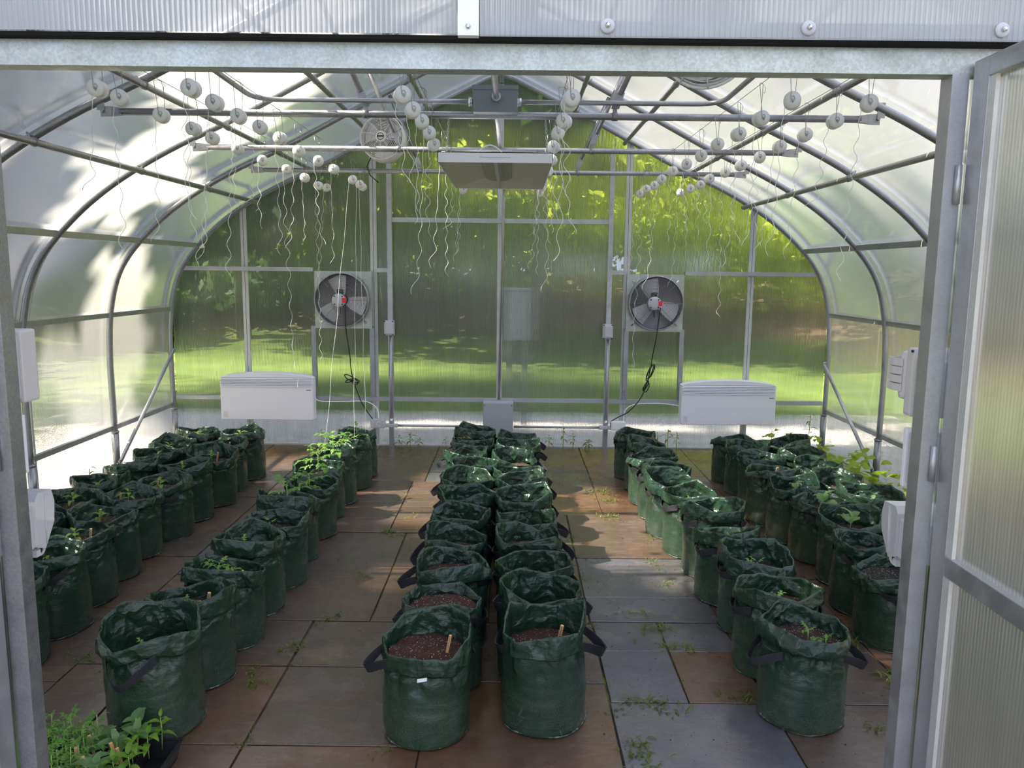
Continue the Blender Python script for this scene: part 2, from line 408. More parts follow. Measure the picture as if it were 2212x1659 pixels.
# ------------------------------------------------------------------ floor of stone pavers
def paver_mat(name, tones, rust, wetness, cool):
    m = mat(name, (.2, .14, .1), .4); g = N(m); p = g.pos(); oi = g.n('ShaderNodeObjectInfo')
    tone = g.ramp(oi.outputs['Random'], [(i / (len(tones) - 1), c) for i, c in enumerate(tones)])
    br = g.ramp(g.noise(p, 1.9, 5, .6, .5), rust)
    c = g.mix(.5, tone, br)
    c = g.mix(g.ramp(g.noise(p, 40, 5, .7), [(.5, 0.0), (.8, .5)]), c, (.035, .028, .025))
    c = g.mix(g.ramp(g.noise(g.scale(p, (1, 3, 1)), 12, 4), [(.5, 0.0), (.8, .4)]), c, (.22, .17, .13))
    wet = g.math('MULTIPLY', g.ramp(g.noise(p, 2.6, 5, .65), [(.34, 0.25), (.54, 1.0)]), wetness)
    c = g.mix(wet, c, g.mix(1.0, c, (.72, .64, .58) if not cool else (.72, .72, .76), 'MULTIPLY')); g.set('Base Color', c)
    g.set('Roughness', g.math('MULTIPLY_ADD', wet, -.22, .60)); g.b.inputs['Specular IOR Level'].default_value = .6
    g.set('Coat Weight', wet); g.b.inputs['Coat IOR'].default_value = 1.9
    g.set('Coat Roughness', g.ramp(g.noise(p, 3.1, 4, .6), [(.36, .08), (.58, .34)]))
    g.l(g.bump(g.noise(p, 55, 3, .6), .12, .006), g.b.inputs['Coat Normal'])
    h = g.math('ADD', g.noise(p, 9, 4, .6), g.math('MULTIPLY', g.noise(p, 120, 3, .6), .25))
    bm = g.n('ShaderNodeBump'); g.l(h, bm.inputs['Height']); bm.inputs['Distance'].default_value = .008
    g.l(g.math('MULTIPLY_ADD', wet, -.25, .5), bm.inputs['Strength']); g.set('Normal', bm.outputs[0]); return m
M_PAVER = paver_mat('brown_sandstone_paver', [(.070, .044, .028), (.105, .068, .045), (.078, .061, .048), (.12, .078, .050)], [(.36, (.105, .050, .023)), (.62, (.070, .053, .042))], .6, False)
M_RUST = paver_mat('rusty_wet_paver', [(.085, .045, .026), (.12, .066, .036), (.10, .058, .038)], [(.36, (.17, .070, .022)), (.62, (.085, .055, .040))], .8, False)
M_SLATE = paver_mat('blue_grey_slate_paver', [(.085, .085, .10), (.105, .105, .125), (.095, .09, .10)], [(.36, (.12, .10, .085)), (.55, (.09, .092, .115))], 1.0, True)
m = mat('mossy_joint_sand', (.05, .045, .02), .95); g = N(m)
g.set('Base Color', g.ramp(g.noise(g.pos(), 7, 5), [(.4, (.03, .022, .014)), (.56, (.06, .055, .02)), (.68, (.13, .17, .03))]))
M_JOINT = m
fl = MB(); fl.box((-3.12, 1.0, -.10), (2.88, 7.14, -.008)); FLOOR = fl.build('floor', M_JOINT, kind='structure')
BANDS = [  # x0, x1, y joints
    (-3.08, -2.62, [1.0, 1.75, 2.3, 2.9, 3.5, 4.1, 4.7, 5.3, 5.9, 6.5, 7.1]),
    (-2.62, -2.18, [1.0, 1.6, 2.1, 2.7, 3.25, 3.8, 4.4, 5.0, 5.6, 6.2, 6.7, 7.1]),
    (-2.18, -1.76, [1.0, 1.5, 2.2, 2.87, 3.0, 3.55, 4.23, 4.8, 5.4, 6.0, 6.6, 7.1]),
    (-1.76, -1.48, [1.0, 1.8, 2.47, 3.01]), (-1.48, -.90, [1.0, 1.9, 2.47, 3.01]), (-1.76, -.90, [3.01, 3.43]),
    (-1.76, -1.20, [3.43, 3.97, 4.40, 4.95, 5.33, 5.87, 6.40, 7.1]),
    (-1.20, -.64, [3.43, 4.0, 4.67]), (-1.20, -.75, [4.67, 4.95, 5.33, 5.87]), (-1.20, -.66, [5.87, 6.66, 7.1]),
    (-.90, -.30, [1.0, 1.6, 2.47, 3.01, 3.43]), (-.64, -.10, [3.43, 4.12, 4.67]), (-.75, -.10, [4.67, 4.95, 5.33, 5.87]), (-.66, -.10, [5.87, 6.66, 7.1]),
    (-.30, .38, [1.0, 1.7, 2.3, 2.9, 3.43]), (-.10, .37, [3.43, 4.15, 4.7, 5.07]), (-.10, .62, [5.07, 5.6, 6.26, 7.1]),
    (.38, .98, [1.0, 1.6, 2.15, 2.76]), (.38, .68, [2.76, 3.17, 3.45]), (.68, .98, [2.76, 3.17, 3.45]), (.37, .98, [3.45, 3.73, 4.27, 5.07]),
    (.62, .98, [5.07, 5.73, 6.4, 7.1]),
    (.98, 1.55, [1.0, 1.65, 2.2, 2.76, 3.17, 3.75, 4.35, 4.9, 5.5, 6.1, 6.6, 7.1]),
    (1.55, 2.2, [1.0, 1.8, 2.4, 2.95, 3.56, 3.99, 4.64, 5.2, 5.8, 6.3, 7.1]),
    (2.2, 2.86, [1.0, 1.6, 2.3, 2.9, 3.4, 4.0, 4.6, 5.2, 5.8, 6.4, 7.1])]
rp = random.Random(3)
for x0, x1, ys in BANDS:
    for a, b in zip(ys, ys[1:]):
        j = .005; dz = rp.uniform(-.002, .002)
        bm = bmesh.new(); bmesh.ops.create_cube(bm, size=1)
        sx, sy = x1 - x0 - j * 1.6, b - a - j * 1.6
        for v in bm.verts: v.co = Vector((v.co.x * sx + rp.uniform(-.002, .002), v.co.y * sy + rp.uniform(-.002, .002), v.co.z * .03 - .015))
        bmesh.ops.bevel(bm, geom=[e for e in bm.edges if e.verts[0].co.z > -.01 and e.verts[1].co.z > -.01], offset=.0015, segments=1, affect='EDGES')
        me = bpy.data.meshes.new('paver'); bm.to_mesh(me); bm.free(); cxp, cyp = (x0 + x1)/2, (a + b)/2
        me.materials.append(M_SLATE if (.36 < cxp < .84 and cyp < 4.3 and not (cxp > .8 and cyp < 3.2 and cyp > 2.76)) or rp.random() < .05 else M_RUST if (cyp < 2.7 and -1.3 < cxp < .4) or (cxp > .7 and rp.random() < .75) or rp.random() < .15 else M_PAVER)
        link('paver', me, FLOOR, ((x0 + x1) / 2, (a + b) / 2, dz), (rp.uniform(-.0015, .0015), rp.uniform(-.0015, .0015), rp.uniform(-.003, .003)))

# ------------------------------------------------------------------ shell: side walls and roof
RIBS = [7.06, 5.98, 4.91, 3.84, 2.77, 1.74]
EAVE = 1.25
CEIL = empty('ceiling', (CX, YB, 3.2), kind='structure')
WL = empty('wall_left', (CX - 2.96, 4.4, 0), kind='structure')
WR = empty('wall_right', (CX + 2.96, 4.4, 0), kind='structure')
WB = empty('wall_back', (CX, YB, 0), kind='structure')
WF = empty('wall_front', (CX, YF, 0), kind='structure')
def keep(o, root):
    o.parent = root; o.matrix_parent_inverse = Matrix.Translation(root.location).inverted(); return o
def part(mb, name, mats, root, **k): return keep(mb.build(name, mats, **k), root)

AO = arch_off(.034)                       # outer skin
def sheet(pts, y0, y1, th=.008):
    m = MB(); n = len(pts)
    vs = [(x, y, z) for y in (y0, y1) for x, z in pts]
    fs = [(i, i+1, n+i+1, n+i) for i in range(n-1)]
    m.add(vs, fs, True); return m
mid = len(AO) // 2
YS = [7.14] + [(y + .08) for y in RIBS[1:5]] + [1.66]
for a, b in zip(YS, YS[1:]):
    y0, y1 = b + .004, a - .004
    for side in (-1, 1):
        A = AO[:mid+1] if side < 0 else AO[mid:][::-1]
        wall = [p for p in A if p[1] <= EAVE]; wall.append((x_at(EAVE, side, .034), EAVE))
        roof = [(x_at(EAVE, side, .034), EAVE)] + [p for p in A if p[1] > EAVE]
        if side > 0: wall = wall[::-1]; roof = roof[::-1]
        part(sheet(wall, y0, y1), 'wall_panel', M_POLY_SIDE, WL if side < 0 else WR)
        part(sheet(roof, y0, y1), 'roof_panel', M_POLY_ROOF, CEIL)
# joint battens over the sheet edges
AB = arch_off(.030)
for y in YS[1:-1]:
    for off in (-.018, .018):
        m = MB(); m.sect([(x, y + off, z) for x, z in AB], (0, .009, 0), lambda i: Vector((prof_normal(i, AB).x, 0, prof_normal(i, AB).y)) * .004)
        part(m, 'joint_batten', M_PALE, CEIL)
# ribs
for y in RIBS:
    m = MB(); m.tube([(x, y, z) for x, z in ARCH], .021, 10); part(m, 'rib', M_TUBE, CEIL)
    for side in (-1, 1):
        x = CX + side * 2.957; m = MB()
        m.tube([(x, y, .0), (x, y, .34)], .026, 12); m.tube([(x, y, .33), (x, y, .345)], .029, 12)
        part(m, 'post_sleeve', M_TUBE, WL if side < 0 else WR)
# purlins (run along the house) and saddle clips
for side in (-1, 1):
    root = WL if side < 0 else WR
    for z in (.37, EAVE - .01):
        x = x_at(z, side, .012); m = MB()
        for y0, y1 in zip(RIBS[1:], RIBS): m.box((x - .014, y0 + .02, z - .018), (x + .014, y1 - .02, z + .018))
        part(m, 'wall_rail', M_ALU, root)
    z = 1.80; x = x_at(z, side, .005); m = MB()
    for y0, y1 in zip(RIBS[1:], RIBS): m.box((x - .012, y0 + .02, z - .020), (x + .012, y1 - .02, z + .020))
    part(m, 'roof_rail', M_ALU, CEIL)
    for a, ro in ((2.13, .018), (1.60, .016), (1.07, .016), (.62, .016)):
        xx = CX + side * a; zz = top_z(xx, -.042); m = MB()
        m.tube([(xx, YF + .05, zz), (xx, YB - .01, zz)], ro, 10); part(m, 'purlin', M_TUBE, CEIL)
        for y in RIBS[:5]:
            m = MB(); c = Vector((xx, y - .03, zz))
            m.tube([c + Vector((0, -.02, 0)), c + Vector((0, .0, 0))], ro + .004, 10)
            m.tube([c + Vector((side * .02, -.01, ro)), c + Vector((side * .05, .02, ro + .03))], .006, 6)
            part(m, 'pipe_clip', M_WIRE, CEIL)
# ridge beam + vent flaps
m = MB(); m.box((CX - .02, YF, 3.21), (CX + .02, YB, 3.25)); part(m, 'ridge_beam', M_TUBE, CEIL)
for side in (-1, 1):
    m = MB(); xa = CX + side * .05; xb = CX + side * .25
    m.sect([(xa, 3.9, top_z(xa, .02)), (xb, 3.9, top_z(xb, .02))], (0, 2.1, 0), (0, 0, .006)); part(m, 'ridge_cap', M_PLATE, CEIL)
# collar ties with their ends flattened and bolted
TIES = RIBS[1:4]
for y in TIES:
    z = 2.325; x0 = CX - 1.83; x1 = CX + 1.83; m = MB()
    m.tube([(x0 + .09, y, z), (x1 - .09, y, z)], .0165, 10)
    for s, xe in ((1, x0), (-1, x1)):
        m.sect([(xe + s*.10, y, z), (xe + s*.05, y, z), (xe - s*.0, y, z)], lambda i: (0, (.014, .004, .003)[i], 0), lambda i: (0, 0, (.015, .023, .025)[i]))
        m.box((xe - .015, y - .008, z + .005), (xe + .02, y - .003, z + .075))
        m.tube([(xe + s*.01, y - .016, z), (xe + s*.01, y + .01, z)], .007, 8)
    part(m, 'collar_tie', M_TUBE, CEIL)
    for s in (-1, 1):
        xb = CX + s * .585; xt = CX + s * .80; m = MB()
        zt = top_z(xt, -.03)
        P0, P1 = Vector((xb, y, z + .05)), Vector((xt, y, zt))
        m.tube([P0 + (P1-P0)*.1, P1], .0135, 8)
        m.sect([P0 - Vector((0, 0, .015)), P0 + (P1-P0)*.12], (0, .004, 0), (.019, 0, 0))
        part(m, 'truss_strut', M_TUBE, CEIL)
        m = MB(); m.tube([(xb - .013, y, z), (xb + .013, y, z)], .0195, 10); m.box((xb - .010, y - .006, z + .015), (xb + .010, y + .006, z + .05))
        m.tube([(xb, y - .014, z + .04), (xb, y + .012, z + .04)], .006, 8)
        part(m, 'tie_clamp', M_WIRE, CEIL)
# diagonal wind braces in the back corners
for side, root in ((-1, WL), (1, WR)):
    x = CX + side * 2.90; m = MB(); m.tube([(x, 6.98, .80 + (.08 if side < 0 else 0)), (x, 5.93, .12)], .0145, 10)
    m.box((x - .004, 5.90, .07), (x + .004, 5.94, .13)); m.tube([(x - .01, 6.98, .82), (x + side * .04, 7.03, .82)], .007, 6)
    part(m, 'wind_brace', M_ALU, root)

# ------------------------------------------------------------------ gable end wall
def gable_panel(x0, x1, y, n=14, z0=0.0, off=.03):
    m = MB(); xs = list(np.linspace(x0, x1, n)); vs = []
    for x in xs: vs += [(x, y, z0), (x, y, max(top_z(x, off), z0 + .01))]
    fs = [(2*i, 2*i+2, 2*i+3, 2*i+1) for i in range(n-1)]
    m.add(vs, fs); return m
XL = [CX - 2.96, -2.40, -1.245, -.118, 1.015, 2.128, CX + 2.96]
for a, b in zip(XL, XL[1:]):
    part(gable_panel(a + .004, b - .004, 7.125, 22), 'gable_panel', M_POLY_END, WB)
def bar(name, a, b, root=WB, mt=None): m = MB(); m.box(a, b); return part(m, name, mt or M_ALU, root)
Yg = 7.085
for x in (-2.40, 2.128):
    bar('mullion', (x - .026, 7.10, 0), (x - .002, 7.121, top_z(x)), mt=M_PALE); bar('mullion', (x + .002, 7.10, 0), (x + .026, 7.121, top_z(x)), mt=M_PALE)
bar('mullion', (-.118 - .024, 7.08, .44), (-.118 + .024, 7.118, 3.2), mt=M_PALE)
for x in (-1.245, 1.015):
    bar('mullion', (x - .028, 7.095, 0), (x - .002, 7.12, top_z(x)), mt=M_PALE); bar('mullion', (x + .002, 7.095, 0), (x + .028, 7.12, top_z(x)), mt=M_PALE)
bar('door_post', (-1.115, 7.04, 0), (-1.073, 7.085, 2.52)); bar('door_post', (.835, 7.04, 0), (.877, 7.085, 2.64))
bar('header', (-1.073, 7.05, 2.02), (.835, 7.085, 2.06))
for a, b, z in ((-2.93, -1.78, 1.60), (-1.23, -1.115, 1.60), (.877, 1.0, 1.60), (1.53, 2.70, 1.60), (-3.05, -1.115, .44), (-1.073, .835, .44), (.877, 2.82, .44)):
    bar('gable_rail', (a, 7.06, z - .018), (b, 7.098, z + .018))
for x in (-1.785, -1.262, 1.0 + .022, 1.520):
    bar('fan_post', (x - .02, 7.05, .458), (x + .02, 7.09, 1.10), mt=M_TUBE)
bar('gable_sill', (-3.05, 7.09, 0), (2.82, 7.12, .012), mt=M_PALE)

# ------------------------------------------------------------------ front wall, lintel, door leaves
DX0, DX1 = -1.105, .903
bar('lintel', (-1.6, YF, 2.012), (1.05, YF + .045, 2.063), WF, M_PLATE)
bar('shadow_gap_bar', (-1.6, YF - .026, 2.0635), (1.2, YF + .04, 2.071), WF, M_DARK)  # ledge underside painted black as the shadow gap above the lintel
bar('jamb', (DX0 - .04, YF, 0), (DX0, YF + .045, 2.012), WF, M_TUBE); bar('jamb', (DX1, YF, 0), (DX1 + .036, YF + .045, 2.012), WF, M_ALU)
def front_sheet(x0, x1, z0):
    m = MB(); n = 16; xs = np.linspace(x0, x1, n)
    for y in (YF - .036,):
        vs = []
        for x in xs: vs += [(x, y, z0), (x, y, max(top_z(x, .03), z0 + .01))]
        m.add(vs, [(2*i, 2*i+2, 2*i+3, 2*i+1) for i in range(n-1)])
    x = x0
    while x < x1:
        zt = min(top_z(x, .02), 2.45); m.add([(x, YF - .036, z0), (x, YF - .028, z0), (x, YF - .028, zt), (x, YF - .036, zt)], [(0, 1, 2, 3)]); x += .0105
    return m
part(front_sheet(CX - 2.9, -.118, 2.071), 'front_panel', M_POLY_FRONT, WF)
part(front_sheet(-.072, 1.2, 2.067), 'front_panel', M_POLY_FRONT, WF)
part(front_sheet(1.2, CX + 2.9, 2.067), 'front_panel', M_POLY_FRONT, WF)
bar('joint_strip', (-.116, YF - .046, 2.066), (-.074, YF - .024, 3.2), WF, M_WHITE)
bar('front_rail', (-.07, YF - .026, 2.073), (1.2, YF - .012, 2.102), WF, M_PALE)
for sx0, sx1 in ((CX - 2.93, DX0 - .04), (DX1 + .036, CX + 2.93)):
    m = gable_panel(sx0 + .01, sx1 - .01, YF + .02, 14, 0.0, .02)
    # keep only the part beside the doorway
    part(m, 'front_side_panel', M_POLY_END, WF)
for x, z in ((-.095, 2.083), (.184, 2.089), (.587, 2.089), (.975, 2.089)):
    m = MB(); M = facing_door(x, YF - .036, z)
    big = x > 0
    if big: m.lathe([(.0145, 0), (.015, .002), (.012, .005), (.006, .006)], 20, M, 1)
    m.lathe([(.0055, 0), (.0055, .010), (.003, .012)], 6, M @ Matrix.Translation((0, 0, .003)), 0, False)
    part(m, 'screw', [M_BOLT, M_GREYPL], WF)

def door_leaf(name, X, side):
    """leaf swung fully open, in the plane x = X, running from the jamb towards the viewer"""
    root = empty(name, (X, 1.68, 0), kind='structure')
    t = .019
    def p(n, a, b, mt): m = MB(); m.box(a, b, ch=.002); keep(m.build(n, mt), root)
    Y1, Y0 = 1.690, .70; W_ = .055
    p('stile', (X - t, Y1 - W_, .04), (X + t, Y1, 2.035), M_ALU); p('stile', (X - t, Y0, .04), (X + t, Y0 + W_, 2.035), M_ALU)
    for z0, z1 in ((1.995, 2.035), (.955, 1.000), (.04, .10)): p('rail', (X - t, Y0 + W_, z0), (X + t, Y1 - W_, z1), M_ALU)
    for z0, z1 in ((1.0, 1.995), (.10, .955)):
        m = MB(); m.add([(X - side*.004, Y0 + W_, z0), (X - side*.004, Y1 - W_, z0), (X - side*.004, Y1 - W_, z1), (X - side*.004, Y0 + W_, z1)], [(0, 1, 2, 3)])
        keep(m.build('pane', M_POLY_DOOR), root)
    for z0, z1 in ((1.0, 1.995), (.10, .955)):
        m = MB(); m.box((X - side*.012 - .004, Y1 - W_ - .020, z0), (X - side*.012 + .004, Y1 - W_, z1)); keep(m.build('glazing_bead', M_PALE), root)
    for z in (1.75, 1.15, .3):
        m = MB(); m.tube([(X - side*.03, Y1 + .004, z), (X - side*.03, Y1 + .004, z + .08)], .007, 8); keep(m.build('hinge', M_ALU), root)
    return root
door_leaf('door_1', DX1 + .057, 1); door_leaf('door_2', DX0 - .060, -1)

# ------------------------------------------------------------------ wiring on the gable wall and overhead
def conduit(name, pts, r, label, root=None):
    m = MB(); m.tube(pts, r, 10); o = m.build(name, M_ALU); return tag(o, label, 'conduit')
def bend(a, b, c, r=.06, n=6):
    a, b, c = Vector(a), Vector(b), Vector(c); p = b + (a-b).normalized()*r; q = b + (c-b).normalized()*r
    return [p*(1-t)**2 + b*2*t*(1-t) + q*t*t for t in [i/n for i in range(n+1)]]
zc = 2.378; yc = 3.80
pl = [(CX-1.09, 1.80, zc + .03)] + bend((CX-1.09, 1.80, zc+.03), (CX-1.09, yc, zc), (CX, yc, zc), .13) + [(CX - .105, yc, zc)]
conduit('conduit', pl, .0115, 'galvanised conduit bent from the doorway to the overhead box, tomato row side')
pr = [(CX+1.07, 1.80, zc + .03)] + bend((CX+1.07, 1.80, zc+.03), (CX+1.07, yc, zc), (CX, yc, zc), .13) + [(CX + .105, yc, zc)]
conduit('conduit', pr, .0115, 'galvanised conduit bent from the doorway to the overhead box, vine wall side')
m = MB(); m.tube([(-.085, 1.80, 2.40), (-.085, yc - .08, 2.385)], .0135, 10)
m.tube([(-.085, yc - .09, 2.385), (-.085, yc - .062, 2.385)], .021, 12); tag(m.build('conduit', M_ALU), 'straight grey conduit running from above the doorway into the overhead box', 'conduit')
j = empty('junction_box', (-.09, yc, 2.32), label='dark grey steel junction box hanging over the middle aisle', cat='junction box')
def jp(mb, n, mt): return keep(mb.build(n, mt), j)
m = MB(); m.box((-.192, yc - .06, 2.322), (.012, yc + .06, 2.438), ch=.003); jp(m, 'body', M_GREYBOX)
m = MB(); m.box((-.196, yc - .064, 2.420), (.016, yc + .064, 2.440), ch=.002); jp(m, 'lid', M_GREYBOX)
for x in (-.205, .018):
    m = MB(); m.tube([(x - .006, yc, zc), (x + .012, yc, zc)], .018, 12); m.tube([(x - .010, yc, zc), (x - .002, yc, zc)], .022, 6, smooth=False); jp(m, 'connector', M_BOLT)
conduit('conduit', [(-.088, yc + .07, 2.36)] + bend((-.088, yc, 2.36), (-.088, 7.0, 2.33), (-.10, 7.03, 0), .10) + [(-.118, 7.045, .45)], .0125,
        'long grey conduit over the middle aisle dropping down the gable mullion')
g0 = empty('electrical_panel', (-.12, 7.0, .15), label='plain light grey electrical panel behind the middle double row of bags', cat='electrical panel')
m = MB(); m.box((-.257, 6.93, .06), (.013, 7.05, .44), ch=.004); keep(m.build('body', M_PANEL), g0)
m = MB(); m.box((-.252, 6.924, .065), (.008, 6.932, .432), ch=.002); keep(m.build('cover', M_PANEL), g0)
for x in (-.243, -.001):
    m = MB(); m.lathe([(.004, 0), (.004, .003)], 10, facing_door(x, 6.924, .415)); keep(m.build('screw', M_BLACK), g0)
conduit('conduit', [(-1.07, 7.02, .205), (-.262, 7.02, .205)], .0115, 'horizontal conduit from the electrical panel towards the tomato row')
conduit('conduit', [(.018, 7.02, .205), (.83, 7.02, .205)], .0115, 'horizontal conduit from the electrical panel towards the vine wall')
for x, nm in ((-1.092, 'below the switch box behind the tomato row'), (.855, 'below the switch box nearer the vine wall')):
    conduit('conduit', [(x, 7.025, 1.03), (x, 7.025, .22)], .0115, 'vertical conduit on the gable post ' + nm)
    e = empty('outlet_elbow', (x, 7.02, .205), label='cast elbow fitting on the gable post ' + nm.replace('below', 'under'), cat='fitting')
    m = MB(); m.box((x - .06, 7.0, .188), (x + .06, 7.04, .222), ch=.008); keep(m.build('body', M_GREYPL), e)
    m = MB(); m.tube([(x, 7.025, .22), (x, 7.025, .27)], .016, 10); keep(m.build('collar', M_BOLT), e)
for x, z, nm in ((-1.100, 1.090, 'beside the tomato row fan'), (.850, 1.078, 'beside the fan above the small seedlings')):
    e = empty('switch_box', (x, 7.0, z), label='small grey weatherproof switch box on the gable post ' + nm, cat='switch')
    m = MB(); m.box((x - .045, 7.0, z - .068), (x + .045, 7.04, z + .068), ch=.010); keep(m.build('body', M_GREYPL), e)
    m = MB(); m.box((x - .034, 6.975, z - .055), (x + .038, 7.004, z + .055), ch=.012); keep(m.build('cover', M_GREYPL), e)
    for dx in (-.038, .036):
        for dz in (-.06, .06):
            m = MB(); m.lathe([(.006, 0), (.006, .008)], 8, facing_door(x + dx, 7.0, z + dz)); keep(m.build('screw', M_BLACK), e)
for x, z, nm, c in ((-1.205, .230, 'clear outlet cover at the end of the white cable behind the tomato row', M_CLEAR), (.960, .232, 'white outlet box at the end of the black fan cord', M_WHITE2)):
    e = empty('outlet_box', (x, 7.0, z), label=nm, cat='outlet')
    m = MB(); m.box((x - .065, 6.95, z - .042), (x + .065, 7.02, z + .042), ch=.012); keep(m.build('cover', c), e)
    m = MB(); m.box((x - .045, 6.975, z - .03), (x + .045, 7.04, z + .03), ch=.003); keep(m.build('socket', M_GREYPL), e)
    if c is M_CLEAR:
        m = MB(); m.tube([(x + .01 + .02*math.cos(a), 6.952, z + .02*math.sin(a)) for a in np.linspace(.5, 5.6, 10)], .004, 6); keep(m.build('plug', M_WHITE), e)
def catmull(P, n=6):
    P = [Vector(p) for p in P]; out = []
    for i in range(len(P)-1):
        a, b, c, d = P[max(i-1, 0)], P[i], P[i+1], P[min(i+2, len(P)-1)]
        for j in range(n):
            t = j/n; out.append(.5*((2*b)+(-a+c)*t+(2*a-5*b+4*c-d)*t*t+(-a+3*b-3*c+d)*t**3))
    out.append(P[-1]); return out
for pts, nm in (([(-1.77, 6.98, .46), (-1.72, 7.0, .425), (-1.5, 7.03, .42), (-1.32, 7.03, .42), (-1.22, 7.02, .36), (-1.205, 7.0, .27)], 'white cable looping from the heater to the clear outlet cover'),
                ([(1.50, 6.98, .42), (1.35, 7.03, .43), (1.12, 7.03, .42), (1.03, 7.02, .37), (1.01, 7.0, .27)], 'white cable looping from the heater to the white outlet box')):
    m = MB(); m.tube(catmull(pts), .0045, 8); tag(m.build('cable', M_WHITE), nm, 'cable')

# ------------------------------------------------------------------ exhaust fans
def exhaust_fan(x, z, first):
    lb = 'exhaust fan with wire guard behind the tomato row, blades hidden in shade' if first else 'exhaust fan with a pale lit blade, above the small seedling row'
    e = empty('exhaust_fan', (x, 7.0, z), label=lb, cat='fan'); y = 7.02
    def p(mb, n, mt, par=None): return keep(mb.build(n, mt), e)
    m = MB(); s = .253; R = .235; n = 48                    # plate with a round hole
    vs = []; fs = []
    for yy in (y - .004, y):
        for k in range(n):
            a = 2*PI*k/n; c_, s_ = math.cos(a), math.sin(a); q = s / max(abs(c_), abs(s_))
            vs.append((x + R*c_, yy, z + R*s_)); vs.append((x + q*c_, yy, z + q*s_))
    for k in range(n):
        l = (k+1) % n
        fs.append((2*k, 2*l, 2*l+1, 2*k+1)); fs.append((2*n+2*k, 2*n+2*k+1, 2*n+2*l+1, 2*n+2*l)); fs.append((2*k+1, 2*l+1, 2*n+2*l+1, 2*n+2*k+1))
    m.add(vs, fs); p(m, 'mounting_plate', M_PLATE)
    m = MB(); m.lathe([(R+.004, 0), (R+.010, .02), (R+.006, .085), (R-.002, .09), (R-.004, .02), (R-.004, -.03)], 48, facing_door(x, y, z)); p(m, 'shroud', M_TUBE)
    # shutter slats outside
    for k in range(11):
        zz = z - .215 + k*.043; hw = math.sqrt(max(R*R - (zz-z)**2, .001)) - .01
        m = MB(); m.sect([(x - hw, y + .055, zz), (x + hw, y + .055, zz)], (0, .007, .0215), (0, .0008, -.0004)); p(m, 'shutter_slat', M_WHITE2)
    m = MB(); m.add([(x-.23, y+.09, z-.23), (x+.23, y+.09, z-.23), (x+.23, y+.09, z+.23), (x-.23, y+.09, z+.23)], [(0,1,2,3)]); 
    # blades
    hub = Vector((x, y - .02, z))
    for k, a0 in enumerate((105, 225, 345) if first else (110, 218, 335)):
        a = math.radians(a0); m = MB(); vs = []; nr = 6; nc = 5
        for i in range(nr):
            r = .05 + .165*i/(nr-1); wd = .035 + .055*(i/(nr-1))**.7
            for jx in range(nc):
                t = -1 + 2*jx/(nc-1); an = a + t*wd/r
                vs.append((x + r*math.cos(an), y - .02 + t*.022 - .01*(1-t*t), z + r*math.sin(an)))
        fs = [(i*nc+jx, i*nc+jx+1, (i+1)*nc+jx+1, (i+1)*nc+jx) for i in range(nr-1) for jx in range(nc-1)]
        m.add(vs, fs, True); p(m, 'blade', M_WHITE)
    # guard: concentric wires + spokes
    m = MB(); gy = y - .092
    for k in range(15):
        r = .065 + k*.0118; yy = gy + .012*(k/14)**2
        m.tube([(x + r*math.cos(t), yy, z + r*math.sin(t)) for t in np.linspace(0, 2*PI, 33)[:-1]], .0019, 4, closed=True)
    for a in (45, 135, 225, 315, 0, 90, 180, 270):
        r1 = .265 if a % 90 else .238; ca, sa = math.cos(math.radians(a)), math.sin(math.radians(a))
        m.tube([(x + .06*ca, gy, z + .06*sa), (x + .23*ca, gy + .012, z + .23*sa), (x + r1*ca, y - (.012 if a % 90 else .07), z + r1*sa)], .0022, 5)
    p(m, 'wire_guard', M_WIRE)
    for a in (45, 135, 225, 315):
        ca, sa = math.cos(math.radians(a)), math.sin(math.radians(a)); m = MB()
        m.sect([(x + .255*ca, y - .02, z + .255*sa), (x + .285*ca, y - .006, z + .285*sa)], (-.006*sa, 0, .006*ca), (0, .002, 0)); p(m, 'guard_clip', M_BOLT)
    # motor, off centre towards the door
    M = facing_door(x - .02, y - .05, z)
    m = MB(); m.lathe([(.030, -.06), (.055, -.03), (.060, .0), (.060, .05), (.056, .062), (.03, .066), (.0, .067)], 28, M); p(m, 'motor', M_GREYPL)
    m = MB()
    for a in (45, 135, 225, 315):
        m = MB(); m.lathe([(.006, .058), (.006, .068)], 8, M @ Matrix.Translation((.048*math.cos(math.radians(a)), .048*math.sin(math.radians(a)), 0))); p(m, 'motor_bolt', M_BLACK)
    m = MB(); m.box((x + .012, y - .1165, z - .022), (x + .046, y - .108, z + .022)); p(m, 'warning_sticker', M_RED)
    m = MB(); m.box((x - .045, y - .07, z + .055), (x + .012, y - .03, z + .095), ch=.012); p(m, 'terminal_box', M_BLACK); m = MB(); m.box((x - .02, y - .07, z - .12), (x - .008, y - .05, z - .06), ch=.003); p(m, 'bracket_foot', M_BLACK)
    return e
f1 = exhaust_fan(-1.505, 1.335, True); f2 = exhaust_fan(1.260, 1.335, False)
def coil(c, r1, r2, ang, n=16):
    return [(c[0] + r1*math.cos(t)*math.cos(ang) - r2*math.sin(t)*math.sin(ang), c[1] + .004*math.sin(3*t), c[2] + r1*math.cos(t)*math.sin(ang) + r2*math.sin(t)*math.cos(ang)) for t in np.linspace(0, 2*PI, n)[:-1]]
pts = [(-1.505+.035, 6.93, 1.30), (-1.47, 6.93, 1.1), (-1.445, 6.96, .85), (-1.435, 6.97, .70), (-1.40, 6.98, .55), (-1.34, 6.98, .40), (-1.26, 6.98, .28), (-1.235, 6.98, .25)]
m = MB(); m.tube(catmull(pts), .0048, 8)
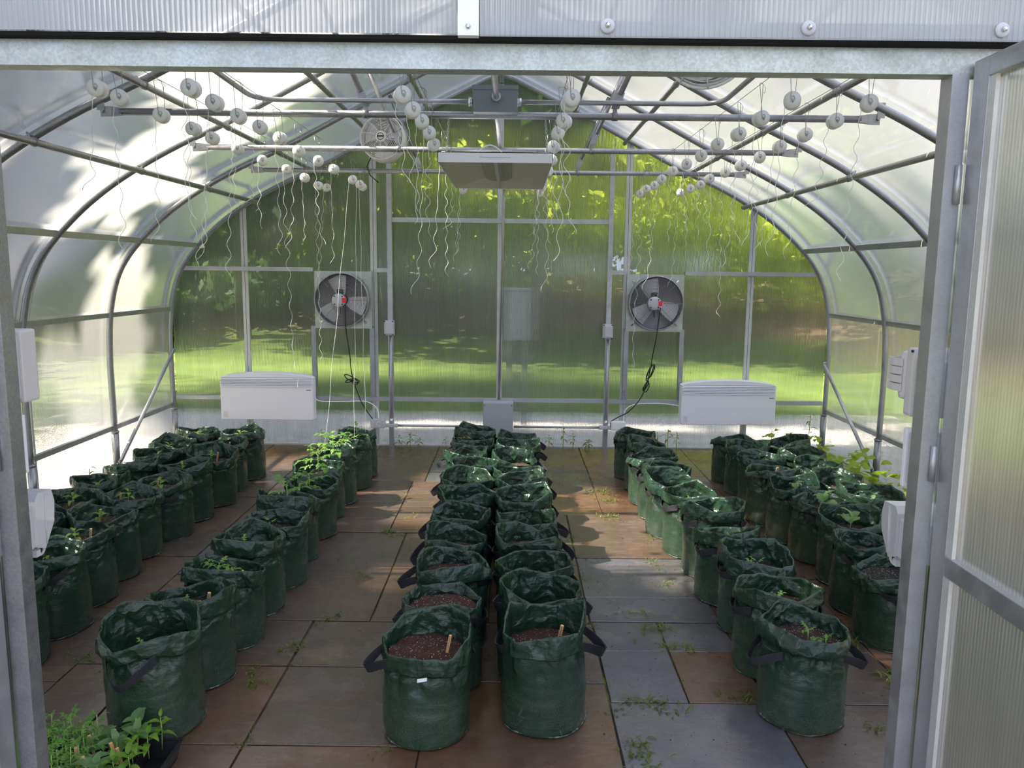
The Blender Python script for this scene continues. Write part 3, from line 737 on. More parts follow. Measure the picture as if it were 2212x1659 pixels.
for c, a, b, an in (((-1.455, 6.97, .645), .05, .018, 2.6), ((-1.40, 6.965, .62), .035, .018, -.4), ((-1.45, 6.96, .62), .04, .012, .3), ((-1.405, 6.96, .61), .03, .022, -.9)):
    m.tube(coil(c, a, b, an), .0048, 6, closed=True)
keep(m.build('power_cord', M_BLACK), f1)
pts = [(1.295, 6.93, 1.30), (1.27, 6.93, 1.05), (1.245, 6.96, .86), (1.235, 6.97, .76), (1.205, 6.97, .62), (1.15, 6.97, .48), (1.05, 6.98, .36), (.96, 6.98, .31), (.90, 6.98, .27), (.895, 6.98, .22)]
m = MB(); m.tube(catmull(pts), .0048, 8)
for c, a, b, an in (((1.235, 6.96, .73), .07, .022, 1.15), ((1.228, 6.955, .72), .08, .014, 1.2), ((1.195, 6.96, .60), .05, .012, 1.1), ((1.20, 6.95, .59), .045, .02, 1.25)):
    m.tube(coil(c, a, b, an), .0048, 6, closed=True)
m.tube([(1.205, 6.955, .645), (1.22, 6.955, .64)], .010, 8)
keep(m.build('power_cord', M_BLACK), f2)

# ------------------------------------------------------------------ convector heaters
def heater(x0, x1, z0, z1, lab):
    e = empty('convector_heater', ((x0+x1)/2, 6.98, z0), label=lab, cat='heater'); yf = 6.93; yb = 7.03
    n = 20; xs = np.linspace(x0, x1, n); xc = (x0+x1)/2; hw = (x1-x0)/2
    def zt(x): return z1 - .035*((x-xc)/hw)**2
    m = MB(); pr = []
    out = [(x0 + .008, z0), (x1 - .008, z0), (x1, z0 + .008)] + [(x, zt(x) - (.012 if i in (0, n-1) else 0)) for i, x in list(enumerate(xs))[::-1]] + [(x0, z0 + .008)]
    k = len(out); vs = [(a, yb, b) for a, b in out] + [(a, yf + .006, b) for a, b in out] + [(xc + (a-xc)*.988, yf, z0 + .004 + (b-z0)*.985) for a, b in out]
    fs = [list(range(k))] + [(i, (i+1) % k, k+(i+1) % k, k+i) for i in range(k)] + [(k+i, k+(i+1) % k, 2*k+(i+1) % k, 2*k+i) for i in range(k)] + [list(range(2*k, 3*k))[::-1]]
    m.add(vs, fs); keep(m.build('casing', M_WHITE), e)
    zs = z1 - .052
    m = MB(); m.box((x0 + .012, yf - .0005, zs - .072), (x1 - .012, yf + .004, zs + .008)); keep(m.build('outlet_recess', M_GREYBOX), e)  # recess plate painted dark for the shade between the louvres
    for i in range(6):
        zz = zs - i*.0135; m = MB()
        m.sect([(x0 + .01, yf - .004, zz), (x1 - .01, yf - .004, zz)], (0, .004, .0042), (0, .0008, .0012)); keep(m.build('louvre', M_WHITE), e)
    m = MB(); m.box((x1 - .062, yf - .0008, z1 - .158), (x1 - .020, yf + .001, z1 - .152)); keep(m.build('logo', M_LOGO), e)
    m = MB()
    for i in range(7): m.box((x0 + .022, yf - .0006, z0 + .022 + i*.008), (x0 + .062, yf + .001, z0 + .0255 + i*.008))
    keep(m.build('printed_notice', M_PRINT), e)
    m = MB(); m.box((x0 + .15, yb - .01, z0 + .1), (x0 + .2, 7.07, z0 + .25)); m.box((x1 - .2, yb - .01, z0 + .1), (x1 - .15, 7.07, z0 + .25)); keep(m.build('wall_bracket', M_PALE), e)
heater(-2.600, -1.772, .262, .688, 'white convector heater on the gable wall behind the bags by the sunlit wall')
heater(1.512, 2.355, .260, .660, 'white convector heater on the gable wall towards the vine wall')

# ------------------------------------------------------------------ hanging grow light hood
hx0, hx1, hy0, hy1, hz = -.350, .175, 3.69, 4.86, 2.09
h = empty('grow_light_hood', ((hx0+hx1)/2, (hy0+hy1)/2, hz), label='white rectangular grow light hood hanging on chains over the middle double row', cat='grow light')
def hp(mb, n, mt): return keep(mb.build(n, mt), h)
m = MB(); t = .003; H_ = .046
m.box((hx0, hy0, hz), (hx1, hy0 + t, hz + H_)); m.box((hx0, hy1 - t, hz), (hx1, hy1, hz + H_)); m.box((hx0, hy0, hz), (hx0 + t, hy1, hz + H_)); m.box((hx1 - t, hy0, hz), (hx1, hy1, hz + H_)); m.box((hx0, hy0, hz + H_ - t), (hx1, hy1, hz + H_))
hp(m, 'housing', M_WHITE)
xc = (hx0 + hx1)/2
m = MB()
def slab(a, b, c, d): m.add([a, b, c, d], [(0, 1, 2, 3)])
e_ = .004; ya, yb_ = hy0 + e_, hy1 - e_; zi = hz + H_ - .006
slab((hx0+e_, ya, hz+.004), (xc-.075, ya+.03, zi), (xc-.075, yb_-.25, zi), (hx0+e_, yb_, hz+.004)); slab((hx1-e_, yb_, hz+.004), (xc+.075, yb_-.25, zi), (xc+.075, ya+.03, zi), (hx1-e_, ya, hz+.004))
slab((hx0+e_, yb_, hz+.004), (xc-.075, yb_-.25, zi), (xc+.075, yb_-.25, zi), (hx1-e_, yb_, hz+.004)); slab((hx0+e_, ya, hz+.004), (hx1-e_, ya, hz+.004), (xc+.075, ya+.03, zi), (xc-.075, ya+.03, zi))
hp(m, 'reflector', M_HOODIN)
m = MB(); arc = [(xc + .074*math.cos(a), zi - .001 - .022*math.sin(a)) for a in np.linspace(PI, 0, 11)]
vs = [(x, y, z) for y in (hy0 + .03, hy1 - .27) for x, z in arc]; k = len(arc)
m.add(vs, [(i, i+1, k+i+1, k+i) for i in range(k-1)] + [list(range(k, 2*k))], True); hp(m, 'lamp_cover', mat('smoked_lens', (.30, .27, .24), .25))
m = MB(); m.tube([(xc, hy0 + .03, hz + .012), (xc, hy1 - .03, hz + .012)], .009, 10); hp(m, 'lamp_tube', M_GREYPL)
m = MB(); m.tube([(xc + x, hy0 - .001, hz + .030 - .008*math.cos(x*14)) for x in np.linspace(-.07, .07, 12)], .0012, 5); hp(m, 'embossed_line', M_PRINT)
m = MB(); 
for k_ in range(6): m.tube([(xc - .12 + .16*t, hy0 + .25, hz + H_ + .0 + .07*math.sin(PI*t*.9)) for t in np.linspace(0, 1, 8)], .003, 6); break
hp(m, 'lead', M_WHITE)
def chain(name, a, b, lab):
    a, b = Vector(a), Vector(b); L = (b-a).length; n = int(L/.016); m = MB(); d = (b-a).normalized(); u = Vector((1, 0, 0)) - d*d.x; u.normalize(); v = d.cross(u)
    for i in range(n):
        c = a + (b-a)*((i+.5)/n); w_ = u if i % 2 else v
        m.tube([c + d*.011*math.cos(t) + w_*.0045*math.sin(t) for t in np.linspace(0, 2*PI, 9)[:-1]], .0014, 4, closed=True)
    return m
for x, nm in ((hx0 + .03, 'a'), (hx1 - .02, 'b')):
    for yy in (hy0 + .12, hy1 - .12):
        hp(chain('chain', (x, yy, hz + H_), (x + (.01 if x < 0 else -.01), 3.84 if yy < 4.2 else 4.91, 2.31), ''), 'chain', M_BOLT)

# ------------------------------------------------------------------ circulation fans
def circ_fan(c, R, tilt, lab, logo):
    e = empty('circulation_fan', c, label=lab, cat='fan'); e.rotation_euler = (tilt[0], 0, tilt[1])
    def p(mb, n, mt): o = mb.build(n, mt); o.parent = e; return o
    M = YROT
    m = MB(); m.lathe([(R*.97, -.06), (R, -.055), (R, .05), (R*.965, .055), (R*.93, .045), (R*.95, -.05), (R*.97, -.06)], 40, M); p(m, 'housing', M_WHITE2)
    for s, nm in ((1, 'front_grille'), (-1, 'rear_grille')):
        m = MB()
        for k in range(10):
            r = R*(.27 + .07*k); d = s*(.055 + .018*math.cos(k/9*PI/2)); m.tube([(r*math.cos(t), -d, r*math.sin(t)) for t in np.linspace(0, 2*PI, 29)[:-1]], .0019, 4, closed=True)
        for k in range(10):
            a = 2*PI*k/10 + .2; m.tube([(r*math.cos(a + .25*(r/R)), -s*(.056 + .018*math.cos((r/R-.27)/.7*PI/2)), r*math.sin(a + .25*(r/R))) for r in np.linspace(.2*R, R*.98, 6)], .0024, 4)
        p(m, nm, M_WHITE2)
    m = MB(); m.lathe([(R*.24, .0), (R*.24, .012), (R*.2, .016), (0, .017)], 28, M @ Matrix.Translation((0, 0, .062))); p(m, 'hub_cap', M_WHITE2)
    if logo:
        m = MB()
        m.tube([(R*.15*math.cos(t), -.080, R*.15*math.sin(t)) for t in np.linspace(0, 2*PI, 25)[:-1]], .0022, 4, closed=True)
        m.box((-R*.15, -.081, -R*.035), (R*.15, -.079, R*.035)); p(m, 'round_logo', M_LOGO)
    for k in range(3):
        a0 = 2*PI*k/3 + .5; m = MB(); vs = []
        for i in range(5):
            r = R*(.2 + .68*i/4)
            for jx in range(4):
                t = -1 + 2*jx/3; an = a0 + t*.55 + .15*i/4; vs.append((r*math.cos(an), t*.02, r*math.sin(an)))
        m.add(vs, [(i*4+jx, i*4+jx+1, (i+1)*4+jx+1, (i+1)*4+jx) for i in range(4) for jx in range(3)], True); p(m, 'blade', M_WHITE)
    m = MB(); m.lathe([(R*.28, -.045), (R*.3, -.01), (R*.28, .02), (.02, .03)], 20, M); p(m, 'motor', M_GREYPL)
    m = MB(); m.tube([(0, .02, R*.98), (0, .02, R*1.35)], .008, 8); m.box((-.03, .0, R*1.3), (.03, .04, R*1.38)); p(m, 'mounting_bracket', M_BOLT)
    return e
cf = circ_fan((-.955, 5.93, 2.545), .162, (-.12, -.12), 'white round circulation fan with hub logo hanging behind the reels', True)
m = MB(); m.tube([(-.10, .03, -.12), (-.13, .03, -.19), (-.11, .05, -.25), (-.05, .06, -.30)], .004, 6); o = m.build('cord', M_BLACK); o.parent = cf
circ_fan((.640, 2.80, 2.395), .165, (.38, .05), 'cream circulation fan half hidden above the doorway beam', False)

# ------------------------------------------------------------------ control boxes just inside the doorway
def wall_box(name, a, b, lab, cat, mats=(M_GREYPL,), extra=None):
    e = empty(name, ((a[0]+b[0])/2, a[1], a[2]), label=lab, cat=cat)
    m = MB(); m.box(a, b, ch=.006); keep(m.build('body', mats[0]), e)
    if extra: extra(e)
    return e
xl = DX0 - .028; xr = DX1 + .02
def ex1(e):
    m = MB(); m.box((xl - .11, 1.80, 1.285), (xl + .003, 1.862, 1.455), ch=.006); keep(m.build('cover', M_BOXW), e)
wall_box('thermostat', (xl - .12, 1.745, 1.295), (xl, 1.80, 1.445), 'pale grey thermostat on the post beside the sunlit wall, topmost of three', 'thermostat', (M_GREYPL,), ex1)
def ex2(e):
    m = MB(); m.box((xl - .075, 1.795, 1.120), (xl - .002, 1.806, 1.258), ch=.003); keep(m.build('cover_plate', M_WHITE), e)
wall_box('switch_box', (xl - .07, 1.745, 1.128), (xl - .006, 1.793, 1.25), 'small switch box with a white plate, middle of three on the doorway post', 'switch', (M_GREYPL,), ex2)
def cover_box(x, side, z0, z1, lab):
    e = empty('outlet_box', (x, 1.76, z0), label=lab, cat='outlet')
    m = MB(); m.box((x, 1.745, z0 + .01), (x + side*.11, 1.80, z1 - .03), ch=.004); keep(m.build('body', M_GREYPL), e)
    m = MB(); vs = []; prof = [(1.80, z1 - .02), (1.812, z1 - .004), (1.868, z1 - .008), (1.878, z1 - .04), (1.872, z0 + .055), (1.83, z0), (1.80, z0 + .012)]
    for xx in (x - side*.006, x + side*.11): vs += [(xx, a, b) for a, b in prof]
    k = len(prof); m.add(vs, [(i, (i+1) % k, k+(i+1) % k, k+i) for i in range(k)] + [list(range(k))[::-1], list(range(k, 2*k))]); keep(m.build('hinged_cover', M_CLEAR), e)
    m = MB(); m.tube([(x - side*.007, a, b) for a, b in ((1.84, z1 - .012), (1.835, (z0+z1)/2), (1.835, z0 + .01))], .0018, 5); keep(m.build('cover_rib', M_CLEAR), e)
    m = MB(); m.tube([(x + side*.01, 1.835 + .014*math.sin(t), z0 - .006 + .012*math.cos(t)) for t in np.linspace(0, 2*PI, 13)[:-1]], .003, 6, closed=True); m.box((x, 1.802, z0 - .014), (x + side*.02, 1.818, z0 + .002)); keep(m.build('latch', M_CLEAR), e)
cover_box(xl + .002, -1, .925, 1.070, 'outlet with a bulging clear cover on the post by the sunlit wall')
cover_box(xr - .002, 1, .925, 1.062, 'outlet with a bulging clear cover on the post beside the open door')
def ex3(e):
    m = MB(); m.box((xr + .0, 1.80, 1.275), (xr + .11, 1.835, 1.435), ch=.008); keep(m.build('back_shell', M_BOXW), e)
    m = MB(); m.box((xr - .004, 1.835, 1.31), (xr + .10, 1.862, 1.425), ch=.012); keep(m.build('shell_front', M_BOXW), e)
    for i in range(4):
        z = 1.398 - i*.020; m = MB()
        m.sect([(xr - .006, 1.84, z), (xr - .010, 1.87, z - .001), (xr - .010, 1.895, z + .001)], (0, 0, .0085), (.002, 0, 0)); m.sect([(xr - .010, 1.893, z), (xr + .10, 1.893, z)], (0, 0, .0085), (0, .002, 0)); keep(m.build('vent_fin', M_BOXW), e)
    m = MB(); m.lathe([(.003, 0), (.003, .004)], 8, Matrix.Translation((xr, 1.805, 1.428)) @ Matrix.Rotation(-PI/2, 4, 'Y')); keep(m.build('screw', M_BLACK), e)
wall_box('thermostat', (xr + .004, 1.745, 1.282), (xr + .11, 1.80, 1.412), 'thermostat with a finned vent cover on the post beside the open door', 'thermostat', (M_GREYPL,), ex3)
def ex4(e):
    m = MB(); m.box((xr - .002, 1.802, 1.108), (xr + .09, 1.816, 1.248), ch=.003); keep(m.build('cover_plate', M_WHITE), e)
wall_box('switch_box', (xr + .002, 1.745, 1.118), (xr + .08, 1.80, 1.24), 'flat white switch box between the thermostat and clear outlet cover', 'switch', (M_GREYPL,), ex4)

# ------------------------------------------------------------------ meter cabinet outside
M_CAB = mat('weathered_grey_steel', (.36, .37, .38), .5)
e = empty('meter_cabinet', (.04, 7.75, 0), label='grey metal cabinet on two posts outside behind the gable wall', cat='cabinet')
m = MB(); m.box((-.085, 7.60, .94), (.175, 7.78, 1.42), ch=.006); keep(m.build('body', M_CAB), e)
m = MB(); m.box((-.09, 7.59, 1.42), (.18, 7.80, 1.44)); keep(m.build('roof', M_CAB), e)
m = MB(); m.box((-.08, 7.594, .95), (.17, 7.602, 1.41)); keep(m.build('door', M_CAB), e)
for x in (-.03, .12):
    m = MB(); m.box((x - .03, 7.64, -.05), (x + .03, 7.72, .95)); keep(m.build('post', M_PANEL), e)

# ------------------------------------------------------------------ grow bags
def sstep(a, b, v): t = min(max((v-a)/(b-a), 0), 1); return t*t*(3-2*t)
def bag_mesh(seed, tall=.345, ell=1.0, wild=1.0):
    r = random.Random(seed); R = .155; NA = 88; K = r.choice((7, 8, 9, 10))
    ph = r.uniform(0, 2*PI); cor = []
    for k in range(K):
        a = ph + 2*PI*(k + r.uniform(-.28, .28))/K
        peak = r.random() < .28
        cor.append((a, R*r.uniform(.90, 1.12)*(1.03 if peak else 1), r.uniform(-.020, .016)*wild + (.030*wild if peak else 0), r.uniform(-.012, .012)))
    cor.sort()
    def rim(a):
        a = a % (2*PI); cs = [(c[0] % (2*PI), *c[1:]) for c in cor]; cs.sort()
        for i in range(K):
            c0 = cs[i]; c1 = cs[(i+1) % K]; a0 = c0[0]; a1 = c1[0] + (2*PI if i == K-1 else 0); aa = a + (2*PI if i == K-1 and a < a0 else 0)
            if a0 <= aa <= a1:
                t = (aa-a0)/(a1-a0); P = Vector((c0[1]*math.cos(a0), c0[1]*math.sin(a0))).lerp(Vector((c1[1]*math.cos(a1), c1[1]*math.sin(a1))), t)
                C = Vector((math.cos(aa), math.sin(aa)))*R
                return P.lerp(C, .12), c0[2]+(c1[2]-c0[2])*t, c0[3]+(c1[3]-c0[3])*t
        return Vector((math.cos(a), math.sin(a)))*R, 0, 0
    rims = [rim(2*PI*k/NA) for k in range(NA)]
    cuff = r.uniform(.050, .068); sd = r.uniform(0, 50); tiltx, tilty = r.uniform(-.13, .13), r.uniform(-.11, .11)
    lean = Vector((r.uniform(-.008, .008), r.uniform(-.008, .008)))
    rings = [('z', 0.0, .80, 0), ('z', 0.0, .955, 0), ('z', .006, .985, 0)] + [('z', z, 1.0 + .02*math.sin(PI*z/.26), sstep(.13, .26, z)*.55) for z in (.018, .034, .052, .07, .088, .104, .118, .130, .142, .156, .170, .186, .202, .216, .230, .243)]
    rings += [('s', .25, .975, .72), ('s', .6, .955, .85), ('s', .95, .955, .9)]
    rings += [('c', 0.0, 1.035, 1), ('c', .06, 1.05, 1), ('c', .35, 1.045, 1), ('c', .7, 1.035, 1), ('c', .95, 1.02, 1), ('c', 1.02, 1.0, 1), ('c', 1.0, .975, 1), ('c', .85, .955, 1), ('c', .45, .94, 1), ('c', .0, .925, 1), ('c', -.6, .905, .85), ('c', -1.3, .89, .7), ('z', .20, .88, .5)]
    vs = []
    for typ, q, mlt, bl in rings:
        for k in range(NA):
            a = 2*PI*k/NA; P, dt, dc = rims[k]; C = Vector((math.cos(a), math.sin(a)))*R
            T = tall + dt + P.x*tiltx*.8 + P.y*tilty*.8; B = T - cuff + dc - dt*.45
            if typ == 'z': z = q
            elif typ == 's': z = .243 + (B + .008 - .243)*q
            else: z = B + (T-B)*q
            xy = C.lerp(P, bl)*mlt
            zz = sstep(.1, .3, z); xy = xy + lean*zz
            p = Vector((xy.x, xy.y, z)); n = Vector((math.cos(a), math.sin(a), 0))
            q3 = p*9.5 + Vector((sd, sd*.7, 0))
            amp = .0014 + .0165*sstep(.20, .28, z)*(1 if typ != 'c' or q > -.2 else .8)
            f = (1 - 2*abs(noise.noise(q3)))*.6 + (1 - 2*abs(noise.noise(q3*2.7)))*.4 - .35
            hw = abs(noise.noise(Vector((p.x*7, p.y*7, z*26)) + Vector((sd, 3, 9))))
            f = f if f < .25 else .25 + (f-.25)*.4
            d = f*amp*wild + (hw*-.004 if .01 < z < .25 and typ == 'z' else 0)
            if typ == 'z' and q > .12 and q < .16: d -= .0022*math.exp(-((z-.136 - .006*math.sin(a*2+sd))/.007)**2)
            if typ == 's' or (typ == 'z' and q > .21): d += (.0065 if typ == 's' else .0045)*(1 - 2*abs(math.sin(a*5.5 + sd + 1.5*math.sin(a*2 + sd))))*wild
            if q == 0.0 and typ == 'z': d = 0
            p += n*d; 
            if z > .2: p.z += .004*noise.noise(q3*1.7 + Vector((5, 5, 5)))*wild
            vs.append((p.x*ell, p.y, p.z))
    nr = len(rings); fs = [(i*NA+k, i*NA+(k+1) % NA, (i+1)*NA+(k+1) % NA, (i+1)*NA+k) for i in range(nr-1) for k in range(NA)]
    fs.append(list(range(NA))[::-1])
    m = MB(); m.add(vs, fs, True); return m.mesh('bag_shell', M_BAG)
BAGS = [bag_mesh(100 + i, tall=.335 + .006*(i % 4), ell=(1.0, 1.03, .98)[i % 3], wild=(1.0, 1.25, .85, 1.1)[i % 4]) for i in range(16)]
def seam_mesh(seed):
    r = random.Random(seed); m = MB()
    m.tube([((.152 + .003*math.sin(5*t+seed))*math.cos(t), (.152 + .003*math.sin(5*t+seed))*math.sin(t), .006 + .003*math.sin(3*t)) for t in np.linspace(0, 2*PI, 41)[:-1]], .0032, 5, closed=True)
    return m.mesh('base_seam', M_SEAM)
SEAMS = [seam_mesh(i) for i in range(2)]
def stitch_mesh():
    m = MB(); r = random.Random(5)
    for a in (.2, 1.9, 3.4, 5.0):
        for j in range(3):
            aa = a + j*.035
            pts = [(.157*math.cos(aa), .157*math.sin(aa), z) for z in (.300, .318, .338)]
            m.tube(pts, .0008, 3)
    return m.mesh('stitching', M_BLACK)
def handle_mesh(out, drop, half):
    m = MB(); n = 22; pts = []
    for i in range(n):
        t = i/(n-1); s_ = math.sin(PI*t); a = (t-.5)*2
        yy = half*a*(1 - .15*s_); pts.append((math.sqrt(.155**2 - yy*yy) - .004 + (out + .002)*s_**.7, half*a*(1 - .15*s_), .285 - drop*s_))
    m.sect(pts, lambda i: Vector((.008*math.sin(PI*i/(n-1)), 0, .0155)), lambda i: Vector((math.sin(PI*i/(n-1))*.0028 + .0006, math.cos(PI*i/(n-1))*.0026, 0)))
    return m.mesh('handle', M_STRAP)
HANDLES = [handle_mesh(.062, .050, .075), handle_mesh(.045, .062, .085), handle_mesh(.016, .03, .085)]
def soil_mesh(seed, mt):
    m = MB(); vs = []; fs = []; NA = 28; rr = [0.001, .03, .055, .078, .098, .115, .128, .134]
    for i, q in enumerate(rr):
        for k in range(NA):
            a = 2*PI*k/NA; x, y = q*math.cos(a), q*math.sin(a)
            z = .014*(1 - (q/.134)**2) + .012*noise.noise(Vector((x*22 + seed, y*22, 0))) + .006*noise.noise(Vector((x*70, y*70, seed)))
            vs.append((x, y, z))
    fs = [(i*NA+k, i*NA+(k+1) % NA, (i+1)*NA+(k+1) % NA, (i+1)*NA+k) for i in range(len(rr)-1) for k in range(NA)]
    m.add(vs, fs, True); return m.mesh('soil', mt)
SOIL = {k: [soil_mesh(i*3.3, mt) for i in range(2)] for k, mt in (('dry', M_SOIL), ('wet', M_SOILW), ('dark', M_SOILD))}

ROWS = dict(
 A=[(-2.44,5.97),(-2.47,5.60),(-2.41,5.24),(-2.42,4.90),(-2.45,4.56),(-2.44,4.23),(-2.45,3.89)],
 B=[(-2.07,5.96),(-2.09,5.61),(-2.05,5.27),(-2.09,4.94),(-2.09,4.60),(-2.13,4.27),(-2.11,3.96),(-2.08,3.65),(-2.04,3.34),(-2.05,3.02)],
 C=[(-1.21,6.05),(-1.20,5.72),(-1.23,5.33),(-1.25,5.0),(-1.22,4.64),(-1.24,4.25),(-1.21,3.90),(-1.23,3.57),(-1.23,3.25),(-1.24,2.93),(-1.25,2.61)],
 D=[(-.28,6.10),(-.28,5.77),(-.31,5.42),(-.25,5.08),(-.27,4.73),(-.24,4.35),(-.26,3.98),(-.27,3.63),(-.26,3.27),(-.26,2.92),(-.29,2.59)],
 E=[(.05,6.03),(.04,5.67),(.02,5.31),(.05,4.97),(.055,4.64),(.07,4.31),(.085,3.98),(.09,3.65),(.10,3.32),(.11,3.0),(.125,2.67)],
 F=[(.98,6.08),(1.0,5.73),(.99,5.39),(1.0,5.06),(1.0,4.73),(1.04,4.40),(1.09,4.09),(1.08,3.76),(1.11,3.42),(1.08,3.05),(1.07,2.70)],
 G=[(1.73,6.01),(1.74,5.68),(1.74,5.33),(1.70,4.98),(1.72,4.65),(1.76,4.33),(1.78,3.99),(1.72,3.65),(1.69,3.31)],
 H=[(2.06,5.83),(2.07,5.47),(2.04,5.13),(2.04,4.80),(2.11,4.47),(2.10,4.14)])
ROWSHORT = dict(A='outer sunlit row', B='inner sunlit row', C='tomato row', D='tomato side of the middle rows', E='vine side of the middle rows', F='single row', G='inner vine row', H='outer vine row')
ROWNAME = dict(A='outer row by the sunlit wall', B='inner row by the sunlit wall', C='tomato row', D='middle double row, tomato side',
               E='middle double row, vine side', F='single row past the middle aisle', G='inner row by the vine wall', H='outer row against the vine wall')
ORD = ['first', 'second', 'third', 'fourth', 'fifth', 'sixth', 'seventh', 'eighth', 'ninth', 'tenth', 'eleventh']
SOILZ = dict(A=.262, B=.270, C=.255, D=.262, E=.262, F=.255, G=.265, H=.25)
SPECZ = {('D', 8): .287, ('D', 7): .262, ('D', 9): .298, ('D', 10): .285, ('E', 10): .272, ('E', 7): .270, ('E', 4): .278, ('E', 3): .272, ('F', 10): .283, ('F', 9): .262, ('G', 8): .282,
         ('D', 5): .25, ('D', 6): .235, ('E', 5): .225, ('E', 6): .222, ('E', 8): .24, ('E', 9): .22, ('D', 4): .26, ('C', 10): .235, ('C', 9): .262, ('C', 8): .258, ('B', 5): .285, ('B', 0): .288, ('A', 0): .28}
SCALE = {('C', 10): (1.10, 1.02, 1.06), ('E', 10): (1.0, 1.0, 1.08), ('D', 10): (.97, .97, .98), ('F', 10): (.98, .98, .95), ('H', 4): (1.2, 1.0, 1.0)}
rb = random.Random(21); BAGPOS = {}; used = 0
for row, lst in ROWS.items():
    for i, (x, y) in enumerate(lst):
        nfront = len(lst) - i
        end = ('nearest the door' if nfront == 1 else 'at the gable wall end' if i == 0 else ORD[nfront-1] + ' from the door')
        sc = SCALE.get((row, i), (rb.uniform(.98, 1.03), rb.uniform(.97, 1.02), rb.uniform(.96, 1.05)))
        soil = SPECZ.get((row, i), SOILZ[row] + rb.uniform(-.012, .008))
        kind = 'dark' if (row, i) == ('G', 8) else 'dry' if row in 'DE' else 'wet'
        look = {'dry': 'half empty' if soil < .25 else 'filled', 'wet': 'damp', 'dark': 'black-soiled'}[kind]
        b = empty('grow_bag', (x, y, .001), label='%s green grow bag, %s, %s' % ({'half empty': 'slack', 'filled': 'crumpled', 'damp': 'damp', 'black-soiled': 'black-soiled'}[look], end, ROWSHORT[row]), cat='grow bag', group='green grow bags in rows')
        rz = rb.uniform(0, 2*PI); me = BAGS[(used*5 + 3) % 16]; used += 1
        link('shell', me, b, (0, 0, 0), (0, 0, rz), sc)
        link('base_seam', SEAMS[used % 2], b, (0, 0, 0), (0, 0, rz), (sc[0], sc[1], 1))
        link('soil', SOIL[kind][used % 2], b, (0, 0, soil), (0, 0, rb.uniform(0, 6)), (sc[0], sc[1], 1))['kind'] = 'stuff'
        if row in 'DE': hs = [(PI, 0), (0, 0)] 
        elif row == 'F': hs = [(-.25, 0 if nfront == 1 else 2), (PI + .25, 0 if nfront == 1 else 2)]
        elif row == 'C': hs = [(-PI/2 - .3, 1 if nfront == 1 else 2), (PI/2, 2)]
        else: hs = [(-PI/2 + rb.uniform(-.6, .6), 2), (PI/2 + rb.uniform(-.6, .6), 2)]
        for a, hk in hs:
            if row == 'D' and a == 0 or row == 'E' and a == PI: hk = 2
            elif row in 'DE': hk = rb.choice((0, 0, 1))
            link('handle', HANDLES[hk], b, (0, 0, rb.uniform(-.005, .005)), (0, 0, a + rb.uniform(-.25, .25)), sc)
        BAGPOS[(row, i)] = (x, y, soil, nfront)
# a white care tag under the cuff of one bag
x, y = ROWS['D'][10]; mb = MB(); mb.sect([(x - .012, y - .164, .262), (x + .020, y - .164, .268)], (0, 0, .006), (0, .0008, 0)); tag(mb.build('paper_tag', M_WHITE), 'small white paper tag poking from under the cuff of a bag', 'tag')

# ------------------------------------------------------------------ plants
def leaf_mesh(kind, L=1.0, W=.42, mt=M_LEAF_PEP, droop=.35, fold=.25, teeth=0):
    """unit leaf along +X, base at origin"""
    m = MB(); nl = 7; vs = []
    for i in range(nl):
        t = i/(nl-1); wd = W*math.sin(PI*min(t**.75, 1))**.85 if kind != 'round' else W*math.sin(PI*t**.6)**.6
        if teeth and 0 < i < nl-1: wd *= 1.15 if i % 2 else .72
        if t == 0 or t == 1: wd = .012
        z = .12*math.sin(PI*t) - droop*t*t
        vs += [(L*t, -wd/2, z + fold*wd*.5), (L*t, 0, z), (L*t, wd/2, z + fold*wd*.5)]
    fs = []
    for i in range(nl-1):
        a = i*3; fs += [(a, a+1, a+4, a+3), (a+1, a+2, a+5, a+4)]
    m.add(vs, fs, True); return m
def tomato_leaf():
    m = MB(); one = leaf_mesh('p', 1, .55, droop=.3, teeth=1)
    def put(s, x, ang, z=0):
        c, sn = math.cos(ang), math.sin(ang); m.add([(x + s*(v[0]*c - v[1]*sn), s*(v[0]*sn + v[1]*c), z + s*v[2]) for v in one.v], one.f, True)
    m.tube([(0, 0, 0), (.35, 0, .07), (.68, 0, .03)], .012, 5, mi=1)
    put(.42, .64, 0, .03)
    for x, s, z in ((.30, .26, .06), (.50, .32, .06)):
        put(s, x, 1.05, z); put(s*.9, x - .04, -1.05, z)
    put(.14, .4, .9, .06); put(.14, .42, -.9, .06)
    return m.mesh('leaf', [M_LEAF_TOM, M_STEM])
LEAF = dict(pepper=leaf_mesh('p', 1, .42, droop=.30).mesh('leaf', M_LEAF_PEP), tomato=tomato_leaf(), aubergine=leaf_mesh('round', 1, .62, droop=.15, fold=.35).mesh('leaf', M_LEAF_EGG),
            vine=leaf_mesh('round', 1, .85, droop=.2, fold=.1).mesh('leaf', M_LEAF_VINE), weed=leaf_mesh('p', 1, .22, droop=.5).mesh('leaf', M_LEAF_WEED))
STEMS = {}
def stem(h, r=.0022):
    k = (round(h, 2), r)
    if k not in STEMS:
        m = MB(); m.tube([(0, 0, -.01), (.002, .001, h*.5), (-.001, .002, h)], r, 6); STEMS[k] = m.mesh('stem', M_STEM)
    return STEMS[k]
rpn = random.Random(77)
